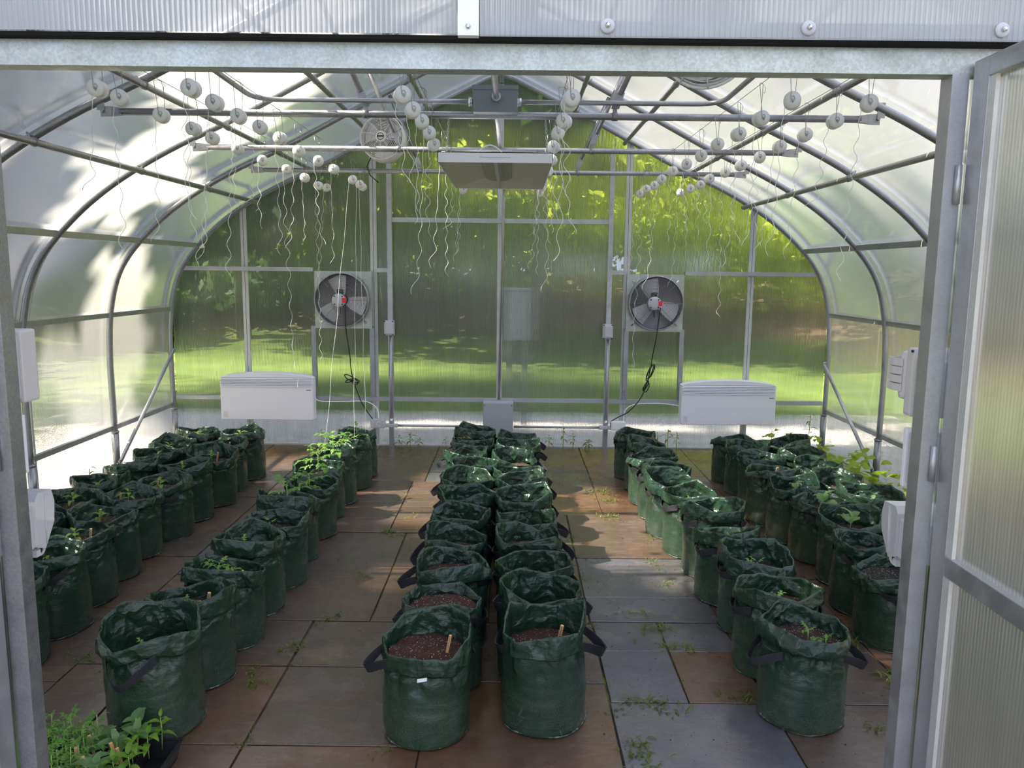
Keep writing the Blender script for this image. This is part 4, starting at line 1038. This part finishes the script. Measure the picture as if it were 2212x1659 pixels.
def plant(name, kind, loc, h, nl, L, label, cat='seedling', group=None, cut=True, up=(-.2, .9)):
    e = empty(name, loc, rpn.uniform(0, 6), label=label, cat=cat, group=group)
    link('stem', stem(h, .0018 if h < .12 else .003), e)
    for k in range(nl):
        t = (k + 1)/nl; z = h*(.35 + .65*t); a = k*2.4 + rpn.uniform(-.3, .3)
        s = L*(rpn.uniform(.75, 1.1) if k < nl - 2 else rpn.uniform(.5, .75)); el = up[0] + (up[1]-up[0])*t*rpn.uniform(.6, 1)
        link('leaf', LEAF[kind], e, (0, 0, z), (rpn.uniform(-.15, .15), -el, a), s)
    return e
def where(row, i):
    n = BAGPOS[(row, i)][3]; return '%s bag %s of the %s' % (('nearest', 'to the door') if n == 1 else (ORD[n-1], 'from the door'))[0:0] if False else ('the bag nearest the door' if n == 1 else 'the %s bag from the door' % ORD[n-1])
ROWSHORT = dict(A='outer sunlit row', B='inner sunlit row', C='tomato row', D='tomato side of the middle rows', E='vine side of the middle rows', F='single row', G='inner vine row', H='outer vine row')
def inbag(name, kind, row, i, h, nl, L, word, dx=0, dy=-.02, **k):
    x, y, z, n = BAGPOS[(row, i)]
    return plant(name, kind, (x + dx, y + dy, z + .008), h, nl, L, '%s in %s, %s' % (word, where(row, i), ROWSHORT[row]), group='plants in the ' + ROWSHORT[row], **k)
for i in range(7): inbag('pepper_seedling', 'pepper', 'A', i, .055 + .01*(i % 3), 6, .062, 'small bright pepper seedling', dx=rpn.uniform(-.02, .03))
for i in range(10): inbag('pepper_seedling', 'pepper', 'B', i, .06 + .012*(i % 2), 6, .062, 'small bright pepper seedling', dx=-.02 + .01*(i % 3))
for i, (h, n, L) in enumerate(((.12, 7, .11), (.11, 8, .12), (.21, 11, .155), (.18, 10, .15), (.13, 8, .12), (.17, 9, .14), (.06, 4, .07), (.07, 5, .08), (.085, 6, .11), (.05, 5, .075), (.05, 5, .08))):
    inbag('tomato_plant' if h > .1 else 'tomato_seedling', 'tomato', 'C', i, h, n, L, ('bushy tomato plant' if h > .1 else 'tiny tomato seedling'), dx=-.02 if i > 5 else 0, up=(-.3, .7))
for i, L in ((5, .07), (7, .05), (8, .075), (9, .06), (10, .06)):
    inbag('tomato_seedling', 'tomato', 'F', i, .05, 5, L, 'thin tomato seedling', dy=-.03)
p_, = [None]
x, y, z, _n = BAGPOS[('F', 10)]; plant('tomato_seedling', 'tomato', (x + .055, y - .055, z + .004), .03, 4, .05, 'second tinier tomato seedling in the bag nearest the door, single row', 'seedling', 'plants in the single row')
for i, L in ((4, .09), (5, .13), (6, .13)): inbag('aubergine_seedling', 'aubergine', 'G', i, .075, 4, L, 'broad-leaved aubergine seedling', up=(.1, .9))
for i in (1, 4): inbag('aubergine_seedling', 'aubergine', 'H', i, .05, 3, .06, 'little aubergine seedling', up=(.1, .9))
# wooden plant labels stuck in the soil
sm = MB(); sm.box((-.0055, -.0008, -.03), (.0055, .0008, .075)); sm.tube([(0, 0, .0748), (0, 0, .0752)], .0055, 8); STICK = sm.mesh('stake', M_STAKE)
sm = MB(); rr = random.Random(1)
for k in range(7): sm.box((-.003, -.0012, .068 - k*.007), (.003*rr.uniform(.2, 1), -.0008, .0655 - k*.007))
WRIT = sm.mesh('handwriting', M_LOGO)
for row, i, dx, dy, s in (('D', 10, .075, -.03, .9), ('E', 10, .045, -.035, 1.15), ('B', 1, .03, .0, .9), ('B', 2, .03, 0, .9), ('B', 4, -.04, 0, .9), ('B', 5, -.06, 0, .8), ('B', 6, -.035, 0, 1), ('B', 7, .05, 0, 1), ('B', 8, -.09, -.02, .9), ('C', 9, .06, -.02, 1.15), ('C', 8, .08, -.04, .8), ('G', 3, .03, .05, 1.1)):
    x, y, z, n = BAGPOS[(row, i)]
    e = empty('plant_label', (x + dx, y + dy, z + .01), label='wooden plant label stick in %s, %s' % (where(row, i), ROWSHORT[row]), cat='plant label', group='wooden plant labels')
    e.rotation_euler = (.12, .18, .1); e.scale = (s, s, s); link('stake', STICK, e); link('handwriting', WRIT, e)

# seed trays by the doorway
def tray(x0, x1, y0, y1, lab):
    e = empty('seed_tray', ((x0+x1)/2, (y0+y1)/2, 0), label=lab, cat='seed tray'); h = .062; t = .003
    m = MB()
    m.box((x0+.012, y0+.012, .002), (x1-.012, y1-.012, .006))
    for a, b, c, d in ((x0, y0, x1, y0), (x1, y0, x1, y1), (x1, y1, x0, y1), (x0, y1, x0, y0)):
        ix = .014 if a == c == x0 else -.014 if a == c else 0; iy = .014 if b == d == y0 else -.014 if b == d else 0
        m.sect([(a, b, h), (c, d, h)], (0, 0, .002), (.005 if a == c else 0, .005 if b == d else 0, 0))
        m.add([(a, b, h), (c, d, h), (c + ix + (0 if a == c else (.014 if c == x0 else -.014)), d + iy + (0 if b == d else (.014 if d == y0 else -.014)), .002), (a + ix + (0 if a == c else (.014 if a == x0 else -.014)), b + iy + (0 if b == d else (.014 if b == y0 else -.014)), .002)], [(0, 1, 2, 3)])
    keep(m.build('tray', M_BLACK), e)
    m = MB(); nx, ny = 6, 3; xa, xb, ya_, yb2 = x0 + .03, x1 - .10, y0 + .02, y1 - .02
    for i in range(nx + 1): xx = xa + (xb-xa)*i/nx; m.box((xx - .002, ya_, .008), (xx + .002, yb2, .054))
    for j_ in range(ny + 1): yy = ya_ + (yb2-ya_)*j_/ny; m.box((xa, yy - .002, .008), (xb, yy + .002, .054))
    keep(m.build('cell_divider', M_BLACK), e)
    m = MB(); m.box((xa, ya_, .006), (xb, yb2, .044)); o = keep(m.build('compost', M_SOILD), e); o['kind'] = 'stuff'
    return e
tray(-1.60, -1.075, 2.12, 2.40, 'black plastic seed tray full of seedlings on the floor inside the doorway')
k = 0
for j_ in range(6):
    for i in range(7):
        x = -1.585 + i*.042 + rpn.uniform(-.01, .01); y = 2.385 - j_*.044
        plant('tomato_seedling', 'tomato', (x, y, .046), rpn.uniform(.07, .115), 6, rpn.uniform(.05, .075), 'fine-leaved seedling crowded at the jamb end of the seed tray', 'seedling', 'tomato seedlings in the tray', up=(-.3, .8)); k += 1
for n_, (x, y, h, L, lab) in enumerate(((-1.30, 2.37, .05, .06, 'small grey-leaved seedling beside the label sticks in the tray'), (-1.215, 2.385, .10, .085, 'tallest broad-leaved seedling at the back edge of the tray'), (-1.19, 2.34, .085, .075, 'broad pale-leaved seedling in front of the tallest one'),
        (-1.245, 2.31, .07, .07, 'round-leaved seedling beside a label stick in the tray middle'), (-1.33, 2.30, .05, .06, 'grey-green toothed seedling near the fine-leaved clump'), (-1.29, 2.24, .05, .055, 'low dull seedling at the front of the tray'), (-1.25, 2.20, .06, .07, 'large-leaved seedling cut by the bottom edge of the view'), (-1.35, 2.22, .05, .05, 'low grey seedling by the fine-leaved clump at the tray front'))):
    plant('aubergine_seedling', 'aubergine', (x, y, .046), h, 5, L, lab, 'seedling', 'broad-leaved seedlings in the tray', up=(.0, 1.0))
for n_, (x, y, h, lab) in enumerate(((-1.135, 2.385, .105, 'tall bright pepper seedling at the back corner of the tray'), (-1.155, 2.335, .08, 'glossy pepper seedling just in front of the tall corner one'), (-1.185, 2.29, .08, 'glossy pepper seedling in the middle of the tray'), (-1.17, 2.235, .07, 'yellow-green pepper seedling near the empty end of the tray'), (-1.21, 2.22, .06, 'short pepper seedling at the tray front'))):
    plant('pepper_seedling', 'pepper', (x, y, .046), h, 7, .058, lab, 'seedling', 'pepper seedlings in the tray', up=(-.3, .9))
for n_, (x, y, lab) in enumerate(((-1.275, 2.36, 'behind the round-leaved seedling'), (-1.325, 2.325, 'beside the grey-green toothed seedling'), (-1.235, 2.29, 'in the middle of the seed tray'), (-1.345, 2.26, 'between the two low grey seedlings'), (-1.285, 2.215, 'at the front edge of the seed tray'), (-1.20, 2.26, 'among the pepper seedlings in the tray'))):
    e = empty('plant_label', (x, y, .05), label='pale wooden label stick ' + lab, cat='plant label', group='label sticks in the tray'); e.rotation_euler = (.1, rpn.uniform(-.2, .1), rpn.uniform(-.3, .3)); link('stake', STICK, e)

# ------------------------------------------------------------------ weeds
def near_bag(x, y):
    k_ = min(BAGPOS, key=lambda q: (BAGPOS[q][0]-x)**2 + (BAGPOS[q][1]-y)**2); return k_
seen_w = {}
for n_, (x, y, s, nl) in enumerate(((-.90, 2.49, .035, 9), (-.42, 2.44, .035, 9), (-.10, 3.10, .04, 10), (-.80, 3.47, .05, 8), (-.75, 4.66, .06, 16), (-.66, 4.98, .05, 8), (-.78, 5.45, .05, 8), (-.79, 3.98, .045, 9), (-.85, 3.44, .05, 7), (-.93, 3.15, .06, 12), (-.89, 3.02, .03, 5),
    (-1.15, 2.98, .06, 9), (-1.02, 2.97, .05, 8), (-.98, 2.86, .05, 12), (-1.63, 3.92, .06, 10), (-1.6, 3.55, .05, 6), (-1.77, 3.05, .06, 10), (.37, 4.6, .04, 10), (.365, 4.3, .04, 9), (.37, 3.95, .04, 9), (.39, 3.4, .04, 8),
    (.66, 5.60, .08, 18), (.72, 5.40, .07, 12), (.64, 5.02, .06, 12), (.68, 5.0, .05, 9), (.61, 5.9, .04, 6), (.60, 3.55, .06, 10), (.66, 3.38, .07, 12), (.70, 3.22, .06, 9), (.76, 3.18, .06, 9), (.50, 2.76, .06, 14), (.58, 2.72, .06, 14), (.40, 2.70, .04, 8), (.44, 2.45, .06, 18), (.46, 2.33, .06, 16), (.90, 2.80, .06, 12), (.86, 4.6, .05, 9), (.80, 4.2, .05, 10), (.82, 3.9, .05, 9),
    (1.45, 3.30, .07, 16), (1.52, 3.25, .06, 12), (1.62, 2.95, .09, 20), (1.55, 2.88, .08, 16), (1.50, 2.55, .06, 12), (1.32, 3.7, .05, 10), (1.45, 4.25, .06, 9), (1.40, 3.95, .05, 10), (1.30, 2.6, .05, 8), (-.93, 6.85, .05, 5))):
    r_, i_ = near_bag(x, y)
    where_ = 'weed beside %s, %s' % (where(r_, i_), ROWSHORT[r_])
    w_ = ('low', 'straggly', 'leafy', 'bright', 'thin', 'scruffy', 'tiny', 'dense')[seen_w.get((r_, i_), 0) % 8]; seen_w[(r_, i_)] = seen_w.get((r_, i_), 0) + 1
    e = empty('weed', (x, y, -.004), rpn.uniform(0, 6), label=w_ + ' green ' + where_, cat='weed', group='weeds in the paver joints')
    m = MB(); one = LEAF['weed']; vv = [v.co.copy() for v in one.vertices]; ff = [list(p.vertices) for p in one.polygons]
    for q in range(nl*3):
        a = rpn.uniform(0, 2*PI); el = rpn.uniform(.2, 1.2); ss_ = s*rpn.uniform(.22, .6); o_ = Vector((rpn.gauss(0, s*.4), rpn.gauss(0, s*.7), rpn.uniform(0, s*.15)))
        Mx = Matrix.Rotation(a, 3, 'Z') @ Matrix.Rotation(-el, 3, 'Y'); m.add([o_ + Mx @ (v*ss_) for v in vv], ff, True)
    link('foliage', m.mesh('foliage', M_LEAF_WEED), e)
def tall_weed(x, y, h, nl, L, lab, kind='weed'):
    return plant('weed', kind, (x, y, 0), h, nl, L, lab, 'weed', 'weeds along the walls', up=(-.1, .7))
for x, y, h, n_, L, lab in ((-1.02, 7.0, .10, 9, .07, 'spreading weed at the foot of the gable post behind the tomato row'), (-.92, 7.02, .13, 12, .07, 'leafy weed clump by the gable post behind the tomato row'), (-.84, 7.03, .08, 10, .06, 'low weed next to the leafy clump at the gable'),
        (-.60, 7.03, .10, 8, .05, 'thin weed at the gable behind the middle rows'), (-.50, 7.03, .17, 9, .05, 'tall spindly weed at the gable behind the middle rows'), (.34, 7.04, .12, 8, .07, 'pale weed by the gable beside the panel'), (.47, 7.02, .22, 10, .07, 'upright weed at the gable under the long conduit'), (.56, 7.0, .15, 10, .06, 'bushy weed at the gable under the long conduit'), (.70, 6.98, .09, 12, .08, 'grassy weed at the gable beside the far post'),
        (1.42, 7.0, .20, 8, .09, 'slender lance-leaved weed between the two heaters'), (1.50, 7.0, .17, 12, .05, 'branching small-leaved weed beneath the heater corner'), (1.33, 7.03, .15, 9, .05, 'feathery weed beside the single row at the gable'), (2.66, 6.9, .36, 10, .09, 'tallest weed in the gable corner by the vine wall'), (2.36, 7.0, .2, 9, .05, 'small yellowish weed under the heater end by the vine wall'),
        (-1.55, 7.0, .2, 8, .05, 'spindly weed rising behind the tomato row under the cord'), (-1.72, 7.0, .16, 7, .05, 'thin weed under the heater end by the sunlit wall'), (-1.62, 6.6, .10, 7, .06, 'thin weed on the paving by the sunlit gable corner'), (-2.92, 5.3, .22, 7, .1, 'grassy weed against the foot of the sunlit wall'), (-2.93, 4.9, .10, 8, .09, 'low weed against the foot of the sunlit wall')):
    tall_weed(x, y, h, n_, L, lab)
# the yellow-green vine along the wall
rv = random.Random(11)
for k, (y0, y1, n_, hh, lab) in enumerate(((6.55, 6.9, 16, .13, 'yellow-green vine clump in the gable corner behind the outer row'), (6.0, 6.5, 18, .10, 'low vine clump between the wall brace and the gable corner'), (5.45, 6.0, 34, .16, 'leafy yellow vine clump at the foot of the wall brace'),
        (4.95, 5.5, 40, .15, 'densest bright vine clump behind the outer row'), (4.5, 4.95, 22, .12, 'bright vine clump beside the last two bags of the outer row'), (4.0, 4.5, 14, .10, 'trailing end of the vine next to the clear outlet cover'))):
    e = empty('vine', (2.55, (y0+y1)/2, 0), label=lab, cat='vine', group='vines by the wall')
    m = MB(); P = [(2.5 + .2*math.sin(q*1.3 + k), y0 + (y1-y0)*q/6, .02 + .05*abs(math.sin(q))) for q in range(7)]; m.tube(catmull(P, 3), .003, 5); keep(m.build('runner', M_STEM), e)
    for q in range(n_*2):
        o = link('leaf', LEAF['vine'], None, (rv.uniform(2.26, 2.76), rv.uniform(y0, y1), rv.uniform(.04, hh*1.7)), (rv.uniform(-.4, .4), rv.uniform(-.3, .3), rv.uniform(0, 6.28)), rv.uniform(.06, .10)); keep(o, e)

# crumbs of soil and leaf bits on the paving
m = MB(); rc = random.Random(9)
for k in range(1500):
    if k % 3: x, y = rc.uniform(.3, 1.9), rc.uniform(2.1, 6.5)
    else: x, y = rc.uniform(-2.7, 2.5), rc.uniform(1.8, 6.9)
    s = rc.choice((.0015, .002, .0025, .004)); a = rc.uniform(0, 6)
    m.add([(x + s*math.cos(a), y + s*math.sin(a), .001), (x + s*math.cos(a+2.1), y + s*math.sin(a+2.1), .001), (x + s*math.cos(a+4.2), y + s*math.sin(a+4.2), .001), (x, y, .001 + s*1.1)], [(0, 1, 3), (1, 2, 3), (2, 0, 3)])
tag(m.build('soil_crumbs', mat('dark_crumb', (.035, .022, .015), .8)), 'dark crumbs of soil scattered over the wet paving', 'soil crumbs', kind='stuff')

# ------------------------------------------------------------------ wires and twine reels
WZ = 2.335
WIRES = dict(A=(-1.405, [2.78, 2.93, 3.24, 3.54, 3.80, 4.14, 4.53, 4.98, 5.40, 5.84, 6.04]), B=(-1.10, [2.77, 2.99, 3.24, 3.49, 3.80, 4.17, 4.55, 4.92, 5.48, 5.78, 5.90]), C=(-.38, [2.83, 3.09, 3.35, 3.62, 3.90, 4.35, 4.8, 5.3, 5.94, 6.12]),
             D=(.20, [2.86, 2.98, 3.30, 3.58, 3.95, 4.4, 4.9, 5.4, 5.86, 6.20]), E=(.96, [2.85, 3.22, 3.53, 3.84, 4.20, 4.55, 4.87, 5.24, 5.56, 5.88, 6.20]), F=(1.265, [2.91, 3.22, 3.54, 3.86, 4.20, 4.52, 4.85, 5.20, 5.50, 5.82, 6.14]))
WNAME = dict(A='outer wire by the sunlit wall', B='wire over the tomato row', C='middle wire, tomato side', D='middle wire, vine side', E='wire over the single row', F='outer wire toward the vine wall')
m = MB(); prof = [(.0, -.021), (.006, -.021), (.029, -.021), (.0295, -.018), (.028, -.0165), (.025, -.013), (.025, .010), (.028, .0125), (.0295, .015), (.029, .019), (.006, .019), (.0, .019)]
m.lathe(prof, 24, YROT); SPOOL = m.mesh('spool', M_WHITE2)
m = MB(); m.tube([(-.016, -.020, .128), (-.014, -.021, .10), (-.006, -.022, .03), (-.005, -.022, .002), (.003, -.022, -.010), (.009, -.022, .004), (.004, -.022, .013), (-.002, -.022, .010)], .0011, 5)
m.tube([(.004, .020, .008), (.008, .019, .03), (.010, .012, .10), (.006, .0, .13), (.016, .0, .118), (.013, .0, .095), (.006, .002, .10)], .0011, 5); m.tube([(-.016, -.020, .128), (-.006, -.005, .134), (.006, 0, .13)], .0011, 5)
m.tube([(0, -.024, -.002), (0, -.022, -.002)], .0045, 8)
HOOK = m.mesh('hook', M_WIRE)
rt_ = random.Random(31)
def twine_mesh(L, seed, straight=False, tgt=None):
    r = random.Random(seed); m = MB(); n = int(L/.012) + 2; pts = []; ph = r.uniform(0, 6); amp = r.uniform(.007, .013); wl = r.uniform(.085, .13); dr = r.uniform(-.05, .05)
    for i in range(n):
        t = i/(n-1); z = -L*t; g_ = min(t*4, 1)
        if straight: pts.append((-.024 + tgt[0]*t + .004*math.sin(t*20+ph)*g_, tgt[1]*t, z)); continue
        flick = .05*max(0, t-.82)*math.cos(ph)*3
        pts.append((-.024 + amp*g_*math.sin(ph + z/wl*2*PI)*(1 + .4*math.sin(t*5+ph)) + dr*t*.6 + flick, amp*g_*math.cos(ph*1.3 + z/wl*2*PI*.9)*.8, z))
    m.tube(pts, .0011 if not straight else .0012, 5); return m.mesh('twine', M_TWINE)
TW = [twine_mesh(L, 40+i) for i, L in enumerate((.32, .40, .48, .42, .55, .62, .36, .52, .70, .45, .58, .28))]
nt_ = 0; TWL = [twine_mesh(.85, 71), twine_mesh(1.35, 72), twine_mesh(1.25, 73)]
for wn, (x, ys) in WIRES.items():
    m = MB(); y0, y1 = YF + .04, 6.0 if wn in 'CD' else 6.24
    m.tube([(x, y0, WZ), (x, y1, WZ)], .0013, 5); m.tube(catmull([(x, y1, WZ), (x + .02, 5.99, WZ + .01), (x - .02, 5.97, WZ - .03), (x + .01, 5.96, WZ - .02)], 4), .0013, 4)
    tag(m.build('support_wire', M_WIRE), 'thin steel support wire holding twine reels, ' + WNAME[wn], 'wire')
    for i, y in enumerate(ys):
        xx = x + rt_.uniform(-.01, .01); zz = WZ - .132 + rt_.uniform(-.006, .006)
        pos = ('nearest the door on the ' if i == 0 else 'farthest from the door on the ' if i == len(ys)-1 else ORD[i] + ' from the door on the ')
        e = empty('twine_reel', (xx, y, zz), label='white twine reel, ' + pos + WNAME[wn], cat='reel', group='white twine reels hanging from wires')
        rz = rt_.uniform(-.15, .35) * (1 if x < 0 else -1)
        e.rotation_euler = (0, rt_.uniform(-.06, .06), rz)
        link('spool', SPOOL, e); link('hook', HOOK, e)
        if wn == 'B' and i in (8, 9, 10):
            tx, ty, tz = (BAGPOS[('C', 10 - i)][0], BAGPOS[('C', 10-i)][1], .33); me = twine_mesh(zz - tz - .02, 900+i, True, (tx - xx + .02, ty - y))
            link('twine', me, e, (0, 0, -.01), (0, 0, -rz))
        elif (wn, i) in (('A', 7), ('A', 9), ('E', 9), ('F', 6)): link('twine', TWL[(wn == 'A') + (i == 9)], e, (0, 0, -.015), (0, 0, .3))
        else: link('twine', TW[(nt_*7) % 12], e, (0, 0, -.015), (0, 0, rt_.uniform(-1, 1)*.4)); nt_ += 1

# ------------------------------------------------------------------ trees outside
def crown_mesh(seed, n, rx, rz, leaf, mt, holes=None, origin=None):
    r = np.random.default_rng(seed); nc = max(12, n//55)
    d = r.normal(size=(nc, 3)); d /= np.linalg.norm(d, axis=1)[:, None]; cc = d*(r.uniform(.35, 1, nc)**.6)[:, None]*np.array([rx, rx, rz])
    idx = r.integers(0, nc, n); c = cc[idx] + r.normal(size=(n, 3))*rx*.13
    if holes is not None:
        s = np.array(SUN_DIR); P = c + np.array(origin); f = P - s*(P[:, 2]/s[2])[:, None]
        keepm = np.ones(n, bool)
        for hx, hy, ax, ay in holes:
            wob = 1 + .22*np.sin(5*np.arctan2(f[:, 1]-hy, f[:, 0]-hx) + hx*7) + r.normal(0, .10, n)
            keepm &= (((f[:, 0]-hx)/(ax + min(.24, ax*.6)))**2 + ((f[:, 1]-hy)/(ay + min(.20, ay*.6)))**2) > wob**2
        c = c[keepm]; n = len(c)
    u = r.normal(size=(n, 3)); u /= np.linalg.norm(u, axis=1)[:, None]; v = np.cross(u, r.normal(size=(n, 3))); v /= np.linalg.norm(v, axis=1)[:, None]
    s = leaf*r.uniform(.6, 1.3, n)[:, None]
    V = np.stack([c - u*s, c + v*s*.55, c + u*s, c - v*s*.55], axis=1).reshape(-1, 3)
    me = bpy.data.meshes.new('crown'); me.vertices.add(4*n); me.vertices.foreach_set('co', V.ravel().astype(np.float32))
    me.loops.add(4*n); me.loops.foreach_set('vertex_index', np.arange(4*n, dtype=np.int32)); me.polygons.add(n)
    me.polygons.foreach_set('loop_start', np.arange(0, 4*n, 4, dtype=np.int32)); me.polygons.foreach_set('loop_total', np.full(n, 4, dtype=np.int32))
    me.update(); me.validate(); me.materials.append(mt); return me
M_FOL_L = leaf_mat('sunlit_foliage', (.26, .38, .03), (.50, .56, .07), .6, .6)  # sunlight put into the colour: bright yellow copy of the foliage
M_FOL_D = leaf_mat('shaded_foliage', (.035, .085, .018), (.10, .19, .04), .35, .6)  # shade put into the colour: dark copy of the foliage
M_BARK = mat('bark', (.12, .10, .09), .9)
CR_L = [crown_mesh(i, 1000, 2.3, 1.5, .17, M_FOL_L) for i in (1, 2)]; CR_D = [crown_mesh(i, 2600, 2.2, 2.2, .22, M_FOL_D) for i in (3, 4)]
def trunk(h, r):
    m = MB(); m.tube([(0, 0, -.3), (.05, 0, h*.4), (-.04, .05, h)], r, 8, radii=[r*1.2, r, r*.7]); return m.mesh('trunk', M_BARK)
TRK = {}
def tree(x, y, h, cr, s, lab, r=.14):
    z = terrain_h(x, y); e = empty('tree', (x, y, z), rpn.uniform(0, 6), label=lab, cat='tree', group='trees around the greenhouse')
    k = (round(h), r)
    if k not in TRK: TRK[k] = trunk(round(h), r)
    link('trunk', TRK[k], e); o = link('crown', cr, e, (0, 0, h), (0, 0, rpn.uniform(0, 6)), s if hasattr(s, '__len__') else (s, s, s)); o['kind'] = 'stuff'
    return e
rx_ = random.Random(5)
TREES = [(-15, 24, 3.0, 0, 1.6, 'at the far sunlit corner'), (-11.5, 25, 4.0, 0, 1.8, 'next to the far sunlit corner'), (-8.2, 26, 8.0, 0, 2.1, 'far behind the first heater'), (-4.6, 27, 9.0, 0, 2.1, 'far behind the first fan'), (-1.2, 28, 9.6, 0, 2.2, 'far behind the hood'), (2.4, 27, 9.2, 0, 2.1, 'far behind the cabinet'), (6.0, 26, 8.2, 0, 2.0, 'far behind the second fan'), (9.2, 25, 4.5, 0, 1.7, 'far behind the second heater'),
  (-8.2, 24.5, 3.0, 0, 1.7, 'second rank behind the first heater'), (-4.4, 25, 3.2, 0, 1.7, 'second rank behind the first fan'), (-.8, 25.5, 3.4, 0, 1.7, 'second rank behind the hood'), (2.8, 25, 3.2, 0, 1.7, 'second rank behind the cabinet'), (6.4, 24.5, 3.0, 0, 1.7, 'second rank behind the second fan'), (12.5, 22, 2.4, 0, 1.4, 'past the second heater'),
  (-11.5, 21, 2.2, 0, 1.3, 'behind the sunlit gable corner'), (-7.6, 21.5, 2.6, 0, 1.2, 'behind the first heater'), (-4.0, 22.5, 2.6, 1, 1.1, 'behind the first fan'), (-.9, 21.5, 2.5, 1, 1.15, 'behind the tomato row'), (1.4, 22.8, 2.4, 1, 1.1, 'behind the middle rows'), (3.9, 21.5, 2.6, 1, 1.25, 'behind the single row'), (6.3, 22.0, 2.4, 1, 1.1, 'behind the second fan'), (9.2, 20.5, 2.2, 1, 1.2, 'behind the second heater'),
  (-5.8, 17, 5.8, 0, 1.3, 'near, over the first heater'), (-2.6, 16.5, 6.2, 0, 1.35, 'near, over the first fan'), (.5, 16, 6.6, 0, 1.4, 'near, over the middle rows'),
  (-13, 16, 2.0, 0, 1.3, 'low past the sunlit wall'), (-13.5, 11, 1.8, 0, 1.2, 'beside the sunlit gravel'), (-14, 6, 1.8, 0, 1.2, 'across from the outer sunlit row'), (11.5, 17, 1.6, 1, 1.0, 'past the vine wall corner'), (12.5, 13, 1.2, 1, .9, 'across from the vine'), (8.9, 13.6, 3.2, 1, 1.15, 'beyond the wall by the finned thermostat'), (11.6, 15.5, 2.0, 1, 1.0, 'over the vine wall bank'), (9.6, 10.6, 2.6, 1, 1.0, 'seen through the open door leaf'), (8.6, 7.2, 2.4, 1, .9, 'close behind the door leaf'), (13, 8.5, 1.2, 0, .9, 'across from the outer vine row'), (13.5, 4, 1.2, 1, .9, 'beside the open door')]
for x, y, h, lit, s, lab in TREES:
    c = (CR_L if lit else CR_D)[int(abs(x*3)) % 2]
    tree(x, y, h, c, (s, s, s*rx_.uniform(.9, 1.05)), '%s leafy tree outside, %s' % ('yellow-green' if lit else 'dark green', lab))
# undergrowth on the bank
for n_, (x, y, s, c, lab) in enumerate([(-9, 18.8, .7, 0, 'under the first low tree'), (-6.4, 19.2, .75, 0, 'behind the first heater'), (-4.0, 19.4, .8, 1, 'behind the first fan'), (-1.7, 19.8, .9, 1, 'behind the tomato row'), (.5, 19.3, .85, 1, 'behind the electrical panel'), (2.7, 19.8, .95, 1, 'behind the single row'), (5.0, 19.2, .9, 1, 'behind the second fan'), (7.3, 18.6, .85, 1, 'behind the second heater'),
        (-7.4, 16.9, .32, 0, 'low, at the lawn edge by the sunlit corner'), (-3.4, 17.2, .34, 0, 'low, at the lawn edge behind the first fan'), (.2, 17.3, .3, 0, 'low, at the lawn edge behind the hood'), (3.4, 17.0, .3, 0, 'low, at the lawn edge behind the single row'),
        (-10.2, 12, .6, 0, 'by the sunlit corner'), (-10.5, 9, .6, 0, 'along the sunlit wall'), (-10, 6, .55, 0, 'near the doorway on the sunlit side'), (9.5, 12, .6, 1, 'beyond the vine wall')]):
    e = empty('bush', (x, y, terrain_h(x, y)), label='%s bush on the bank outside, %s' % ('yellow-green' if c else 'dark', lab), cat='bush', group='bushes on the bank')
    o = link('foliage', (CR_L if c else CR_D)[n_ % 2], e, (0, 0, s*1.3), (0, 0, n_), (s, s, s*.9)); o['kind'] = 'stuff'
# unseen trees that shade the house; crown gaps cut to place sun patches
HOLES = [(-.64, 5.42, .46, .60), (.66, 5.0, .42, .62), (.12, 5.15, .3, .35), (1.35, 4.55, .28, .5), (-1.75, 6.3, .35, .35), (1.55, 3.1, .12, .10), (-3.9, 5.8, .75, 2.3), (-2.45, 6.0, .5, .6), (-2.2, 4.6, .18, .2), (.90, 4.0, .15, .2), (-1.7, 3.6, .10, .12), (-.6, 8.3, 1.2, .15), (1.6, 8.2, .5, .12), (2.9, 7.9, .5, .3), (2.4, 5.0, .3, .5), (3.6, 5, .5, 2)]
SH = []
for k, (org, rx2, rz2, n2) in enumerate((((-8.6, 3.9, 9.4), 5.2, 2.6, 15000), ((-9.5, 8.4, 9.8), 4.0, 2.4, 9000), ((-7.6, -.6, 9.0), 4.0, 2.4, 8000))):
    e = empty('tree', (org[0], org[1], terrain_h(org[0], org[1])), label=('broad shade tree beside the sunlit wall', 'shade tree past the gable on the sunlit side', 'shade tree near the doorway on the sunlit side')[k], cat='tree')
    link('trunk', trunk(9, .25), e, (0, 0, 0)); cm = crown_mesh(50+k, n2, rx2, rz2, .20, M_FOL_D, HOLES, org)
    o = link('crown', cm, e, (0, 0, org[2] - e.location.z)); o['kind'] = 'stuff'

# ------------------------------------------------------------------ small pieces sit one level down, on the part that carries them
SUBS = {'base_seam': 'shell', 'motor_bolt': 'motor', 'warning_sticker': 'motor', 'terminal_box': 'motor', 'guard_clip': 'wire_guard', 'logo': 'casing', 'printed_notice': 'casing', 'louvre': 'outlet_recess',
        'handwriting': 'stake', 'round_logo': 'hub_cap', 'cover_rib': 'hinged_cover', 'latch': 'hinged_cover', 'embossed_line': 'housing', 'lamp_tube': 'lamp_cover', 'vent_fin': 'shell_front', 'connector': 'body'}
for c in list(bpy.data.objects):
    st = c.name.split('.')[0]
    if c.parent and st in SUBS and c.parent.parent is None:
        p = next((q for q in c.parent.children if q.name.split('.')[0] == SUBS[st]), None)
        if p:
            mi = (p.matrix_parent_inverse @ p.matrix_basis).inverted() @ c.matrix_parent_inverse
            c.parent = p; c.matrix_parent_inverse = mi
